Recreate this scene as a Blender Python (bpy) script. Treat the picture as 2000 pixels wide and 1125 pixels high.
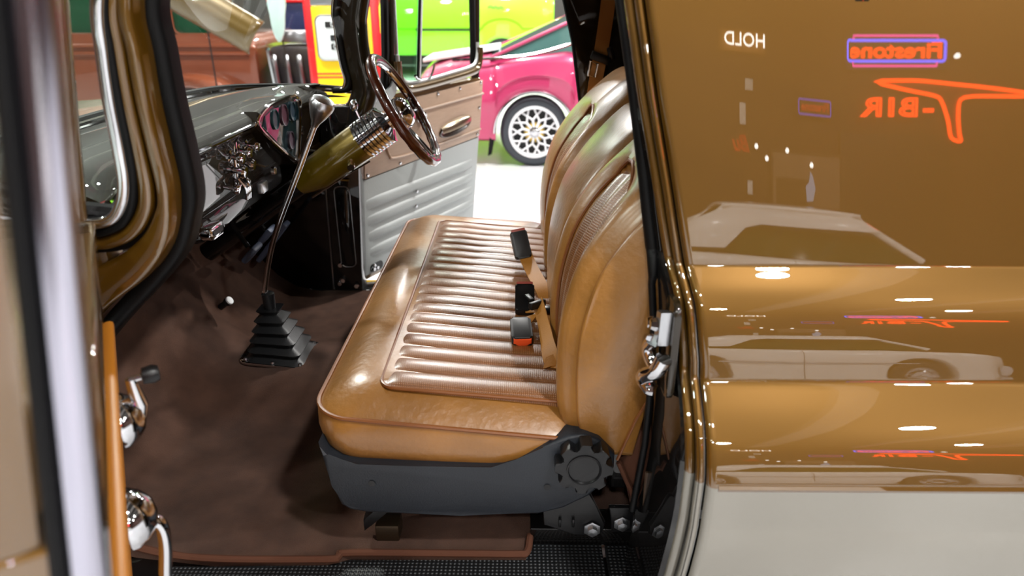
import bpy, bmesh, math, random
from mathutils import Vector, Matrix

random.seed(7)
scn = bpy.context.scene
for o in list(bpy.data.objects):
    bpy.data.objects.remove(o)
col = scn.collection
PI = math.pi

# ------------------------------------------------------------------ camera
FPX = 1333.0
cam_d = bpy.data.cameras.new('camera')
cam_d.sensor_width = 36.0
cam_d.lens = FPX / 2000.0 * 36.0
cam_d.clip_start = 0.02
cam_d.dof.use_dof = True
cam_d.dof.focus_distance = 1.75
cam_d.dof.aperture_fstop = 2.8
cam = bpy.data.objects.new('camera', cam_d)
col.objects.link(cam)
cam.location = (0, 0, 1.5)
cam.rotation_euler = (PI / 2 - math.atan(562.5 / FPX), 0, math.atan(13 / FPX))
scn.camera = cam

# ------------------------------------------------------------------ world, exposure
w = bpy.data.worlds.new('world')
scn.world = w
w.use_nodes = True
w.node_tree.nodes['Background'].inputs[0].default_value = (0.9, 0.95, 1.0, 1)
w.node_tree.nodes['Background'].inputs[1].default_value = 0.05
scn.view_settings.view_transform = 'Standard'
scn.view_settings.look = 'None'
scn.view_settings.gamma = 1.0
scn.view_settings.use_curve_mapping = False
scn.view_settings.exposure = -0.95
LAMP_NEAR = 330.0
LAMP_FAR = 600.0
try:
    scn.cycles.use_denoising = True
    scn.cycles.sample_clamp_indirect = 6.0
    scn.cycles.max_bounces = 10
    scn.cycles.transparent_max_bounces = 16
    scn.cycles.caustics_reflective = False
    scn.cycles.caustics_refractive = False
except Exception:
    pass

# ------------------------------------------------------------------ helpers
WM = {}
I4 = Matrix.Identity(4)


def link(o, parent=None, M=None):
    col.objects.link(o)
    M = M if M is not None else I4
    if parent is not None:
        o.parent = parent
        o.matrix_parent_inverse = WM[parent.name].inverted()
    o.matrix_basis = M
    WM[o.name] = M.copy()
    return o


def tag(o, label=None, cat=None, group=None, kind=None):
    if label:
        o['label'] = label
    if cat:
        o['category'] = cat
    if group:
        o['group'] = group
    if kind:
        o['kind'] = kind
    return o


def root(name, loc, label, cat, group=None):
    e = bpy.data.objects.new(name, None)
    e.empty_display_size = 0.1
    link(e, None, Matrix.Translation(loc))
    return tag(e, label, cat, group)


def finish(me, mat, smooth=True, angle=38):
    if mat is not None:
        me.materials.append(mat)
    if smooth:
        me.shade_smooth()
        me.set_sharp_from_angle(angle=math.radians(angle))


def inst(name, me, parent=None, M=None):
    return link(bpy.data.objects.new(name, me), parent, M)


class B:
    """collects shapes for ONE part"""

    def __init__(self):
        self.bm = bmesh.new()

    def _v(self, p):
        return self.bm.verts.new(p)

    def box(self, c, s, bevel=0.0, seg=2, M=None):
        m = Matrix.Translation(c)
        if M is not None:
            m = m @ M
        m = m @ Matrix.Diagonal((s[0], s[1], s[2], 1))
        r = bmesh.ops.create_cube(self.bm, size=1.0, matrix=m)
        if bevel > 0:
            es = list({e for v in r['verts'] for e in v.link_edges})
            bmesh.ops.bevel(self.bm, geom=es, offset=bevel, segments=seg, profile=0.5, affect='EDGES')
        return self

    def grid(self, rows, cu=False, cv=False):
        """rows: list of equal-length point lists; cu closes each row, cv closes the stack"""
        vs = [[self._v(p) for p in r] for r in rows]
        n, m = len(vs), len(vs[0])
        for i in range(n if cv else n - 1):
            a, b = vs[i], vs[(i + 1) % n]
            for j in range(m if cu else m - 1):
                k = (j + 1) % m
                try:
                    self.bm.faces.new((a[j], a[k], b[k], b[j]))
                except ValueError:
                    pass
        return vs

    def cap(self, vs):
        try:
            self.bm.faces.new(vs)
        except ValueError:
            pass

    def loft(self, rows, caps=True):
        vs = self.grid(rows, cu=True)
        if caps:
            self.cap(list(reversed(vs[0])))
            self.cap(vs[-1])
        return self

    def prism(self, pts, fmap, d0, d1, bevel=0.0, seg=2):
        """2-D outline pts mapped by fmap(a, b, d), extruded d0..d1"""
        a = [self._v(fmap(p[0], p[1], d0)) for p in pts]
        b = [self._v(fmap(p[0], p[1], d1)) for p in pts]
        n = len(pts)
        fs = [self.bm.faces.new(list(reversed(a))), self.bm.faces.new(b)]
        for i in range(n):
            self.bm.faces.new((a[i], a[(i + 1) % n], b[(i + 1) % n], b[i]))
        if bevel > 0:
            es = list({e for f in fs for e in f.edges})
            bmesh.ops.bevel(self.bm, geom=es, offset=bevel, segments=seg, profile=0.5, affect='EDGES')
        return self

    def tube(self, path, r, n=8, closed=False, caps=True, flat=1.0, up=None):
        P = [Vector(p) for p in path]
        N = len(P)
        rows = []
        nrm = None
        for i in range(N):
            if closed:
                t = P[(i + 1) % N] - P[i - 1]
            else:
                t = P[min(i + 1, N - 1)] - P[max(i - 1, 0)]
            t.normalize()
            if nrm is None:
                ref = Vector(up) if up else (Vector((0, 0, 1)) if abs(t.z) < 0.9 else Vector((1, 0, 0)))
                nrm = (ref - t * ref.dot(t)).normalized()
            else:
                if up:
                    nrm = Vector(up)
                nrm = (nrm - t * nrm.dot(t)).normalized()
            bi = t.cross(nrm)
            rr = r[i] if isinstance(r, (list, tuple)) else r
            rows.append([P[i] + (nrm * math.cos(2 * PI * k / n) * flat + bi * math.sin(2 * PI * k / n)) * rr for k in range(n)])
        vs = self.grid(rows, cu=True, cv=closed)
        if caps and not closed:
            self.cap(list(reversed(vs[0])))
            self.cap(vs[-1])
        return self

    def lathe(self, prof, o=(0, 0, 0), axis=(0, 0, 1), n=24, caps=True):
        ax = Vector(axis).normalized()
        ref = Vector((0, 0, 1)) if abs(ax.z) < 0.9 else Vector((1, 0, 0))
        u = (ref - ax * ref.dot(ax)).normalized()
        v = ax.cross(u)
        o = Vector(o)
        rows = [[o + ax * h + (u * math.cos(2 * PI * k / n) + v * math.sin(2 * PI * k / n)) * max(r, 1e-5) for k in range(n)] for r, h in prof]
        vs = self.grid(rows, cu=True)
        if caps:
            self.cap(list(reversed(vs[0])))
            self.cap(vs[-1])
        return self

    def ball(self, c, r, s=(1, 1, 1), n=16):
        m = Matrix.Translation(c) @ Matrix.Diagonal((s[0], s[1], s[2], 1))
        bmesh.ops.create_uvsphere(self.bm, u_segments=n, v_segments=max(6, n // 2), radius=r, matrix=m)
        return self

    def mesh(self, name, mat, smooth=True, angle=38):
        bmesh.ops.recalc_face_normals(self.bm, faces=self.bm.faces[:])
        me = bpy.data.meshes.new(name)
        self.bm.to_mesh(me)
        self.bm.free()
        finish(me, mat, smooth, angle)
        return me

    def build(self, name, mat, parent=None, smooth=True, angle=38, M=None):
        return inst(name, self.mesh(name, mat, smooth, angle), parent, M)


def crom(pts, n=8, closed=False):
    """Catmull-Rom through points"""
    P = [Vector(p) for p in pts]
    out = []
    N = len(P)
    for i in range(N if closed else N - 1):
        p0 = P[i - 1] if (closed or i > 0) else P[0] * 2 - P[1]
        p1, p2 = P[i], P[(i + 1) % N]
        p3 = P[(i + 2) % N] if (closed or i + 2 < N) else P[-1] * 2 - P[-2]
        for k in range(n):
            t = k / n
            out.append(0.5 * ((2 * p1) + (p2 - p0) * t + (2 * p0 - 5 * p1 + 4 * p2 - p3) * t * t + (3 * p1 - p0 - 3 * p2 + p3) * t ** 3))
    if not closed:
        out.append(P[-1].copy())
    return out


def lin(xs, x):
    """piecewise linear [(x, y), ...]"""
    if x <= xs[0][0]:
        return xs[0][1]
    for (a, b), (c, d) in zip(xs, xs[1:]):
        if x <= c:
            return b + (d - b) * (x - a) / (c - a) if c > a else d
    return xs[-1][1]


def smo(xs, x):
    """smoothstepped piecewise curve"""
    if x <= xs[0][0]:
        return xs[0][1]
    for (a, b), (c, d) in zip(xs, xs[1:]):
        if x <= c:
            t = (x - a) / (c - a)
            return b + (d - b) * (t * t * (3 - 2 * t))
    return xs[-1][1]


def rrect(x0, x1, y0, y1, r, n=6):
    """rounded rectangle outline"""
    out = []
    for cx, cy, a0 in ((x1 - r, y1 - r, 0), (x0 + r, y1 - r, 90), (x0 + r, y0 + r, 180), (x1 - r, y0 + r, 270)):
        for k in range(n + 1):
            a = math.radians(a0 + 90 * k / n)
            out.append((cx + r * math.cos(a), cy + r * math.sin(a)))
    return out


def sweep(b, path, section, normal=(0, -1, 0), closed_section=True, caps=True):
    """section (a, d): a across the path in its own plane, d along normal"""
    P = [Vector(p) for p in path]
    nv = Vector(normal)
    rows = []
    for i in range(len(P)):
        t = (P[min(i + 1, len(P) - 1)] - P[max(i - 1, 0)]).normalized()
        side = nv.cross(t).normalized()
        sc = section(i / (len(P) - 1)) if callable(section) else section
        rows.append([P[i] + side * a + nv * d for a, d in sc])
    vs = b.grid(rows, cu=closed_section)
    if caps and closed_section:
        b.cap(list(reversed(vs[0])))
        b.cap(vs[-1])
    return b


# ------------------------------------------------------------------ materials
def lin1(c):
    c /= 255.0
    return c / 12.92 if c <= 0.04045 else ((c + 0.055) / 1.055) ** 2.4


def RGB(r, g, b):
    return (lin1(r), lin1(g), lin1(b), 1)


def mat(name, rgb, metal=0.0, rough=0.5, coat=0.0, coat_ior=1.5, coat_rough=0.02, spec=0.5, var=0.0, var_scale=6.0,
        bump=0.0, bump_scale=80.0, emit=None, emit_s=0.0, stretch=None, sheen=0.0, detail=4.0, aniso=False):
    m = bpy.data.materials.new(name)
    m.use_nodes = True
    nt = m.node_tree
    p = nt.nodes['Principled BSDF']
    c = RGB(*rgb)
    p.inputs['Base Color'].default_value = c
    p.inputs['Metallic'].default_value = metal
    p.inputs['Roughness'].default_value = rough
    p.inputs['Specular IOR Level'].default_value = spec
    p.inputs['Coat Weight'].default_value = coat
    p.inputs['Coat IOR'].default_value = coat_ior
    p.inputs['Coat Roughness'].default_value = coat_rough
    if sheen:
        p.inputs['Sheen Weight'].default_value = sheen
    if emit:
        p.inputs['Emission Color'].default_value = RGB(*emit)
        p.inputs['Emission Strength'].default_value = emit_s
    tc = nt.nodes.new('ShaderNodeTexCoord')
    src = tc.outputs['Object']
    if stretch:
        mp = nt.nodes.new('ShaderNodeMapping')
        mp.inputs['Scale'].default_value = stretch
        nt.links.new(src, mp.inputs['Vector'])
        src = mp.outputs['Vector']
    if var > 0:
        nz = nt.nodes.new('ShaderNodeTexNoise')
        nz.inputs['Scale'].default_value = var_scale
        nz.inputs['Detail'].default_value = detail
        nt.links.new(src, nz.inputs['Vector'])
        rp = nt.nodes.new('ShaderNodeValToRGB')
        rp.color_ramp.elements[0].position = 0.3
        rp.color_ramp.elements[1].position = 0.7
        rp.color_ramp.elements[0].color = (c[0] * (1 - var), c[1] * (1 - var), c[2] * (1 - var), 1)
        rp.color_ramp.elements[1].color = (min(1, c[0] * (1 + var)), min(1, c[1] * (1 + var)), min(1, c[2] * (1 + var)), 1)
        nt.links.new(nz.outputs['Fac'], rp.inputs['Fac'])
        nt.links.new(rp.outputs['Color'], p.inputs['Base Color'])
    if bump > 0:
        nb = nt.nodes.new('ShaderNodeTexNoise')
        nb.inputs['Scale'].default_value = bump_scale
        nb.inputs['Detail'].default_value = 3
        nt.links.new(src, nb.inputs['Vector'])
        bp = nt.nodes.new('ShaderNodeBump')
        bp.inputs['Strength'].default_value = bump
        bp.inputs['Distance'].default_value = 0.01
        nt.links.new(nb.outputs['Fac'], bp.inputs['Height'])
        nt.links.new(bp.outputs['Normal'], p.inputs['Normal'])
    return m


def weave_bump(m, sx, sy, sz, strength, dist=0.002, hole_rgb=None):
    """adds a small regular grid relief (perforation / rubber grid) to a material"""
    nt = m.node_tree
    p = nt.nodes['Principled BSDF']
    tc = nt.nodes.new('ShaderNodeTexCoord')
    mp = nt.nodes.new('ShaderNodeMapping')
    mp.inputs['Scale'].default_value = (sx, sy, sz)
    nt.links.new(tc.outputs['Object'], mp.inputs['Vector'])
    sp = nt.nodes.new('ShaderNodeSeparateXYZ')
    nt.links.new(mp.outputs['Vector'], sp.inputs['Vector'])

    def sn(out):
        s = nt.nodes.new('ShaderNodeMath')
        s.operation = 'SINE'
        nt.links.new(out, s.inputs[0])
        a = nt.nodes.new('ShaderNodeMath')
        a.operation = 'MULTIPLY_ADD'
        a.inputs[1].default_value = 0.5
        a.inputs[2].default_value = 0.5
        nt.links.new(s.outputs[0], a.inputs[0])
        return a.outputs[0]
    outs = [sn(sp.outputs[i]) for i, k in enumerate((sx, sy, sz)) if k > 0]
    cur = outs[0]
    for o2 in outs[1:]:
        mu = nt.nodes.new('ShaderNodeMath')
        mu.operation = 'MULTIPLY'
        nt.links.new(cur, mu.inputs[0])
        nt.links.new(o2, mu.inputs[1])
        cur = mu.outputs[0]
    bp = nt.nodes.new('ShaderNodeBump')
    bp.inputs['Strength'].default_value = strength
    bp.inputs['Distance'].default_value = dist
    nt.links.new(cur, bp.inputs['Height'])
    nt.links.new(bp.outputs['Normal'], p.inputs['Normal'])
    if hole_rgb:
        mx = nt.nodes.new('ShaderNodeMix')
        mx.data_type = 'RGBA'
        nt.links.new(cur, mx.inputs['Factor'])
        mx.inputs[6].default_value = RGB(*hole_rgb)
        mx.inputs[7].default_value = p.inputs['Base Color'].default_value
        nt.links.new(mx.outputs[2], p.inputs['Base Color'])
    return m


def glass_mat(name, tint, gloss=0.08, rough=0.0):
    m = bpy.data.materials.new(name)
    m.use_nodes = True
    nt = m.node_tree
    nt.nodes.clear()
    out = nt.nodes.new('ShaderNodeOutputMaterial')
    tr = nt.nodes.new('ShaderNodeBsdfTransparent')
    tr.inputs[0].default_value = RGB(*tint)
    gl = nt.nodes.new('ShaderNodeBsdfGlossy')
    gl.inputs['Roughness'].default_value = rough
    gl.inputs[0].default_value = (1, 1, 1, 1)
    lw = nt.nodes.new('ShaderNodeLayerWeight')
    lw.inputs[0].default_value = 0.5
    pw_ = nt.nodes.new('ShaderNodeMath')
    pw_.operation = 'POWER'
    pw_.inputs[1].default_value = 5.0
    nt.links.new(lw.outputs['Facing'], pw_.inputs[0])
    fr = nt.nodes.new('ShaderNodeMath')
    fr.operation = 'MULTIPLY_ADD'
    fr.inputs[1].default_value = 0.94
    fr.inputs[2].default_value = gloss * 0.5
    nt.links.new(pw_.outputs[0], fr.inputs[0])
    mx = nt.nodes.new('ShaderNodeMixShader')
    nt.links.new(fr.outputs[0], mx.inputs[0])
    nt.links.new(tr.outputs[0], mx.inputs[1])
    nt.links.new(gl.outputs[0], mx.inputs[2])
    nt.links.new(mx.outputs[0], out.inputs[0])
    return m


def emit_mat(name, rgb, s):
    m = bpy.data.materials.new(name)
    m.use_nodes = True
    nt = m.node_tree
    nt.nodes.clear()
    out = nt.nodes.new('ShaderNodeOutputMaterial')
    e = nt.nodes.new('ShaderNodeEmission')
    e.inputs[0].default_value = RGB(*rgb)
    e.inputs[1].default_value = s
    nt.links.new(e.outputs[0], out.inputs[0])
    return m


GOLD = mat('gold_metallic_paint', (101, 68, 3), metal=0.6, rough=0.42, coat=1.0, coat_ior=1.95, coat_rough=0.006)
CREAM = mat('cream_paint', (122, 118, 108), rough=0.35, coat=1.0, coat_ior=1.6, coat_rough=0.01)
DARKBROWN = mat('dark_olive_brown_gloss', (30, 22, 8), rough=0.55, spec=0.1, coat=1.0, coat_ior=1.5, coat_rough=0.004)
BLACKGLOSS = mat('black_gloss_paint', (9, 8, 8), rough=0.5, spec=0.1, coat=1.0, coat_ior=1.5, coat_rough=0.02)
RUBBER = mat('black_rubber', (5, 5, 6), rough=0.5, spec=0.2, bump=0.05, bump_scale=200)
BOOTRUB = mat('boot_rubber', (17, 18, 20), rough=0.42, spec=0.4, bump=0.05, bump_scale=160)
CHROME = mat('chrome', (225, 226, 230), metal=1.0, rough=0.05)
SATIN = mat('satin_aluminium', (190, 192, 196), metal=1.0, rough=0.28)
LEATHER = mat('tan_leather', (138, 93, 38), rough=0.42, spec=0.5, var=0.12, var_scale=9.0, bump=0.2, bump_scale=55, coat=0.7, coat_rough=0.26)
PERF = weave_bump(mat('perforated_tan_leather', (150, 100, 54), rough=0.4, spec=0.5, coat=0.9, coat_rough=0.3), 1400, 1400, 0, 0.5, 0.0016, (112, 66, 26))
PERFB = weave_bump(mat('perforated_tan_back_leather', (150, 100, 50), rough=0.36, spec=0.5, coat=0.8, coat_rough=0.26), 0, 1300, 1300, 0.45, 0.0016, (112, 66, 26))
PIPE = mat('leather_piping', (120, 70, 30), rough=0.35, spec=0.6)
PLASTIC = mat('charcoal_plastic', (31, 35, 41), rough=0.4, spec=0.4, bump=0.12, bump_scale=420)
BLKPLASTIC = mat('black_plastic', (13, 13, 15), rough=0.36, spec=0.4)
ORANGE = mat('orange_button', (235, 84, 36), rough=0.4)
CARPET = mat('brown_carpet', (80, 57, 46), rough=0.95, spec=0.1, var=0.22, var_scale=14, bump=0.6, bump_scale=600, sheen=0.04)
CARPETEDGE = mat('brown_carpet_binding', (84, 54, 41), rough=0.9, spec=0.1)
SILLMAT = weave_bump(mat('black_grid_rubber', (54, 58, 62), rough=0.45), 660, 660, 0, 0.9, 0.003, (10, 11, 12))
TANVINYL = mat('tan_door_vinyl', (176, 148, 126), rough=0.42, var=0.05, var_scale=18, stretch=(1, 1, 8), bump=0.05, bump_scale=90)
GREYVINYL = mat('grey_door_vinyl', (166, 172, 172), rough=0.42, spec=0.5, bump=0.05, bump_scale=120)
WOOD = mat('dark_varnished_wood', (66, 26, 10), rough=0.22, coat=1.0, var=0.35, var_scale=9, stretch=(1, 1, 6))
BELT = mat('tan_webbing', (168, 112, 44), rough=0.55, bump=0.1, bump_scale=300)
GLASS = glass_mat('clear_glass', (240, 246, 242))
TINTGLASS = glass_mat('green_tinted_glass', (205, 236, 214))
FLOORM = mat('white_epoxy_floor', (200, 202, 205), rough=0.24, spec=0.5, var=0.02, var_scale=1.5)
WALLM = mat('warm_dark_wall', (58, 36, 28), rough=0.8, var=0.06, var_scale=1.5)
FARWALL = mat('pale_wall', (62, 60, 58), rough=0.8, var=0.05, var_scale=1.0)
CEILM = mat('ceiling_paint', (36, 32, 28), rough=0.9, var=0.1, var_scale=0.6)
WHITEPAINT = mat('white_car_paint', (232, 228, 222), rough=0.3, coat=1.0)
PINK = mat('pink_metallic_paint', (172, 40, 88), metal=0.15, rough=0.4, coat=1.0, coat_rough=0.01)
LIME = mat('lime_paint', (140, 220, 22), rough=0.35, coat=1.0, coat_rough=0.02)
BROWNCAR = mat('brown_copper_paint', (120, 58, 32), metal=0.2, rough=0.4, coat=1.0, coat_ior=1.6)
RED = mat('red_enamel', (206, 28, 34), rough=0.3, coat=0.8)
YELLOW = mat('yellow_enamel', (250, 205, 22), rough=0.3, coat=0.8)
WHITE = mat('white_enamel', (236, 240, 242), rough=0.35)
DARK = mat('near_black', (10, 10, 12), rough=0.5)
DARKGLASS = mat('dark_car_glass', (10, 62, 40), rough=0.05, coat=1.0, coat_ior=1.8)  # green reflection is put into the glass base colour
TEALGLASS = mat('teal_car_glass', (70, 104, 100), rough=0.05, coat=1.0, coat_ior=1.9)
TYRE = mat('tyre_rubber', (46, 50, 56), rough=0.6)
WHITEWHEEL = mat('white_wheel_paint', (232, 232, 234), rough=0.3, coat=0.6)
GOLDWHEEL = mat('gold_wheel_accent', (214, 178, 70), rough=0.35, metal=0.4)
GREENPAINT = mat('dark_green_paint', (12, 84, 50), rough=0.4, coat=0.6)
NAVY = mat('navy_plastic', (20, 30, 72), rough=0.5)
SILVERSTUFF = mat('dull_steel', (120, 118, 122), metal=0.8, rough=0.35)
BLUEGREYPAD = mat('pedal_rubber', (70, 80, 100), rough=0.5)
LIPM = mat('polished_edge', (186, 184, 198), metal=1.0, rough=0.14)
BRIGHT = mat('floor_lit_chrome', (228, 230, 232), metal=0.5, rough=0.4)  # chrome trim, the white floor's reflection put into a pale base
GAUGE = mat('gauge_glass', (18, 42, 48), rough=0.08, coat=1.0, coat_ior=1.7)

# ------------------------------------------------------------------ the hall
X0, X1, Y0, Y1, ZC = -11.0, 11.0, -9.2, 18.0, 5.4


def slab(name, c, s, m):
    o = B().box(c, s).build(name, m, None, smooth=False)
    return tag(o, kind='structure')


slab('floor', ((X0 + X1) / 2, (Y0 + Y1) / 2, -0.1), (X1 - X0 + 0.4, Y1 - Y0 + 0.4, 0.2), FLOORM)
slab('ceiling', ((X0 + X1) / 2, (Y0 + Y1) / 2, ZC + 0.1), (X1 - X0 + 0.4, Y1 - Y0 + 0.4, 0.2), CEILM)
wall_sign = slab('wall_front', ((X0 + X1) / 2, Y0 - 0.1, ZC / 2), (X1 - X0 + 0.4, 0.2, ZC), WALLM)
slab('wall_back', ((X0 + X1) / 2, Y1 + 0.1, ZC / 2), (X1 - X0 + 0.4, 0.2, ZC), FARWALL)
slab('wall_left', (X0 - 0.1, (Y0 + Y1) / 2, ZC / 2), (0.2, Y1 - Y0, ZC), WALLM)
slab('wall_right', (X1 + 0.1, (Y0 + Y1) / 2, ZC / 2), (0.2, Y1 - Y0, ZC), WALLM)
d1 = B().box((6.1, Y0 + 0.03, 1.5), (2.0, 0.06, 3.0), 0.01).build('door_1', mat('dark_door_paint', (26, 20, 19), rough=0.6), None, smooth=False)
tag(d1, kind='structure')
B().lathe([(0.0, 0), (0.03, 0), (0.03, 0.05), (0.0, 0.06)], (5.3, Y0 + 0.06, 1.05), (0, 1, 0), 12).build('door_handle', CHROME, d1)

BEAMM = mat('beam_paint', (150, 146, 140), rough=0.6)  # ceiling beams added for the streaks they mirror into the body side
for k, bx in enumerate((-9.5, -6.1, -3.6, -0.9, 0.9, 3.0, 5.4, 7.7, 10.0)):
    tag(B().box((bx, (Y0 + Y1) / 2, ZC - 0.12), (0.22 + 0.14 * (k % 3), Y1 - Y0, 0.24), 0.01).build('trim_%d' % (k + 1), BEAMM, None, smooth=False), kind='structure')

# ceiling lamps: can + lens + the lamp's own light
LENS = emit_mat('lamp_lens', (255, 250, 242), 55.0)
can_me = B().lathe([(0.0, 0.22), (0.17, 0.22), (0.19, 0.2), (0.19, 0.0), (0.175, 0.0), (0.17, 0.02), (0.0, 0.02)], n=20, caps=False).mesh('housing', DARK)
lens_me = B().lathe([(0.0, 0.012), (0.165, 0.012), (0.165, 0.018), (0.0, 0.018)], n=20, caps=False).mesh('lens', LENS)
rod_me = B().tube([(0, 0, 0.22), (0, 0, 0.62)], 0.012, 6).mesh('rod', DARK)
def lamp_data(power):
    d = bpy.data.lights.new('lamp_light', 'AREA')
    d.shape = 'DISK'
    d.size = 0.33
    d.energy = power
    d.color = (1.0, 0.975, 0.94)
    return d


ld_near, ld_far = lamp_data(LAMP_NEAR), lamp_data(LAMP_FAR)
LAMP_ROWS = ((-6.8, (-7.2, -2.7, 1.8, 6.3)), (-3.4, (-5.0, -0.5, 4.0, 8.5)), (-0.7, (-8.2, -4.6, 1.7, 6.4)), (5.0, (-7.0, -2.5, 2.0, 6.5)),
             (8.4, (-5.0, -0.4, 4.4)), (11.6, (-7.0, -2.5, 2.0, 6.5)), (14.8, (-4.6, 0.0, 4.6)))
for gy, gxs in LAMP_ROWS:
    for lx in gxs:
        L = Vector((lx, gy, ZC - 0.62))
        r = root('ceiling_lamp', L, 'round black can lamp hanging from the hall ceiling', 'lamp', 'hall ceiling lamps')
        T = Matrix.Translation(L)
        inst('housing', can_me, r, T)
        inst('lens', lens_me, r, T)
        inst('rod', rod_me, r, T)
        lo = bpy.data.objects.new('lamp_light', ld_far if gy > 3 else ld_near)
        link(lo, r, T @ Matrix.Translation((0, 0, -0.005)))

# ------------------------------------------------------------------ writing
FLIP = Matrix(((-1, 0, 0, 0), (0, 0, 1, 0), (0, 1, 0, 0), (0, 0, 0, 1)))   # reads from the hall, faces +Y
FACE = Matrix(((1, 0, 0, 0), (0, 0, -1, 0), (0, 1, 0, 0), (0, 0, 0, 1)))   # upright, faces -Y


def text_part(name, body, size, M, m, parent, tube=0.0, depth=0.0, shear=0.0, width=None, space=1.0):
    cu = bpy.data.curves.new(name, 'FONT')
    cu.body = body
    cu.size = size
    cu.align_x = 'CENTER'
    cu.align_y = 'CENTER'
    cu.shear = shear
    cu.space_character = space
    cu.resolution_u = 3
    if tube > 0:
        cu.fill_mode = 'NONE'
        cu.bevel_depth = tube
        cu.bevel_resolution = 1
    else:
        cu.extrude = depth
    t = bpy.data.objects.new(name + '_source', cu)
    col.objects.link(t)
    dg = bpy.context.evaluated_depsgraph_get()
    me = bpy.data.meshes.new_from_object(t.evaluated_get(dg))
    bpy.data.objects.remove(t)
    me.name = name
    if width:
        xs = [v.co.x for v in me.vertices]
        k = width / (max(xs) - min(xs))
        for v in me.vertices:
            v.co.x *= k
    me.materials.clear()
    me.materials.append(m)
    return inst(name, me, parent, M)


N_RED = emit_mat('red_orange_neon', (255, 58, 18), 28.0)
N_BLUE = emit_mat('blue_neon', (80, 90, 255), 20.0)
N_PINK = emit_mat('pink_neon', (255, 60, 170), 14.0)
N_WHITE = emit_mat('white_neon', (255, 250, 240), 20.0)
N_DIMRED = emit_mat('dim_red_neon', (240, 40, 30), 6.0)
N_DIMBLUE = emit_mat('dim_blue_neon', (90, 80, 230), 6.0)
SIGNBACK = mat('sign_backing', (16, 14, 20), rough=0.7)


def wall_m(x, z, y=None):
    return Matrix.Translation((x, (Y0 + 0.12) if y is None else y, z)) @ FLIP


def loop(b, x, z, wd, h, r, y, tr):
    b.tube([(x + px, y, z + pz) for px, pz in rrect(-wd / 2, wd / 2, -h / 2, h / 2, r, 4)], tr, 6, closed=True)
    return b


s = root('neon_sign', (6.1, Y0, 4.0), 'neon sign with red lettering inside a blue outline and pink bars', 'neon sign')
B().box((6.1, Y0 + 0.03, 4.32), (1.75, 0.06, 0.62), 0.01).build('backing', SIGNBACK, s, False)
loop(B(), 6.1, 4.32, 1.62, 0.33, 0.05, Y0 + 0.1, 0.022).build('blue_outline', N_BLUE, s)
for dz in (0.24, -0.24):
    B().tube([(5.42, Y0 + 0.1, 4.32 + dz * 0.75), (5.42, Y0 + 0.1, 4.32 + dz), (6.78, Y0 + 0.1, 4.32 + dz), (6.78, Y0 + 0.1, 4.32 + dz * 0.75)], 0.018, 6).build('pink_bar', N_PINK, s)
text_part('lettering', 'Firestone', 0.34, wall_m(6.1, 4.31), N_RED, s, tube=0.0095, width=1.5)

s = root('neon_sign', (4.45, Y0, 3.1), 'small dim neon sign with blue outline and red lettering', 'neon sign')
B().box((4.45, Y0 + 0.03, 3.34), (0.9, 0.06, 0.34), 0.01).build('backing', SIGNBACK, s, False)
loop(B(), 4.45, 3.34, 0.8, 0.24, 0.03, Y0 + 0.1, 0.014).build('blue_outline', N_DIMBLUE, s)
text_part('lettering', 'Firestone', 0.2, wall_m(4.45, 3.34), N_DIMRED, s, tube=0.005, width=0.68)

s = root('neon_sign', (6.6, Y0, 2.8), 'orange-red neon sign with a giant winged letter T', 'neon sign')
tb = [(5.8, 3.83), (6.3, 3.85), (6.6, 3.84), (7.1, 3.79), (7.6, 3.74), (8.2, 3.66), (8.2, 3.6), (7.75, 3.6), (7.25, 3.58), (7.16, 3.4), (7.19, 3.0), (7.22, 2.87), (7.06, 2.93), (7.0, 3.2), (6.88, 3.52), (6.75, 3.61), (6.3, 3.7)]
B().tube(crom([(x, Y0 + 0.1, z) for x, z in tb], 3, True), 0.03, 6, closed=True).build('letter_outline', N_RED, s)
B().prism([(x, z) for x, z in tb], lambda a, b_, d: (a, Y0 + 0.02 + d, b_), 0, 0.05).build('letter_backing', mat('red_sign_panel', (120, 24, 10), rough=0.5), s, False)
text_part('lettering', '-BIR', 0.42, wall_m(6.17, 3.4), N_RED, s, tube=0.013, width=1.2, space=1.2)

s = root('neon_sign', (2.7, Y0, 4.0), 'white lit sign with serif capital letters in a thin frame', 'neon sign')
B().box((2.7, Y0 + 0.03, 4.3), (1.1, 0.06, 0.36), 0.01).build('backing', mat('sign_backing_gold', (130, 80, 20), rough=0.6), s, False)
text_part('lettering', 'HOLD', 0.3, wall_m(2.75, 4.3), N_WHITE, s, depth=0.01, width=0.96)
text_part('lettering', 'Bu', 0.36, wall_m(2.66, 2.63), N_DIMRED, tag(root('neon_script', (2.66, Y0, 2.5), 'small red neon script on the wall below the white sign', 'neon sign')), tube=0.007, shear=0.4)

wl = B().lathe([(0.0, 0), (0.03, 0.0), (0.045, 0.06), (0.0, 0.06)], axis=(0, 1, 0), n=12, caps=False).mesh('shade', N_WHITE)
wb = B().box((0, -0.02, 0.0), (0.08, 0.06, 0.08), 0.01).mesh('bracket', DARK)
for x, z in ((3.0, 2.62), (3.75, 2.6), (3.25, 2.44), (4.35, 2.4), (7.1, 4.24)):
    r = root('wall_lamp', (x, Y0 + 0.06, z), 'white spot lamp on the wall beside the large neon sign' if x > 7 else 'small white spot lamp on the wall above the brown wall panel', 'lamp', 'wall spot lamps')
    T = Matrix.Translation((x, Y0 + 0.06, z))
    inst('shade', wl, r, T)
    inst('bracket', wb, r, T)


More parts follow.
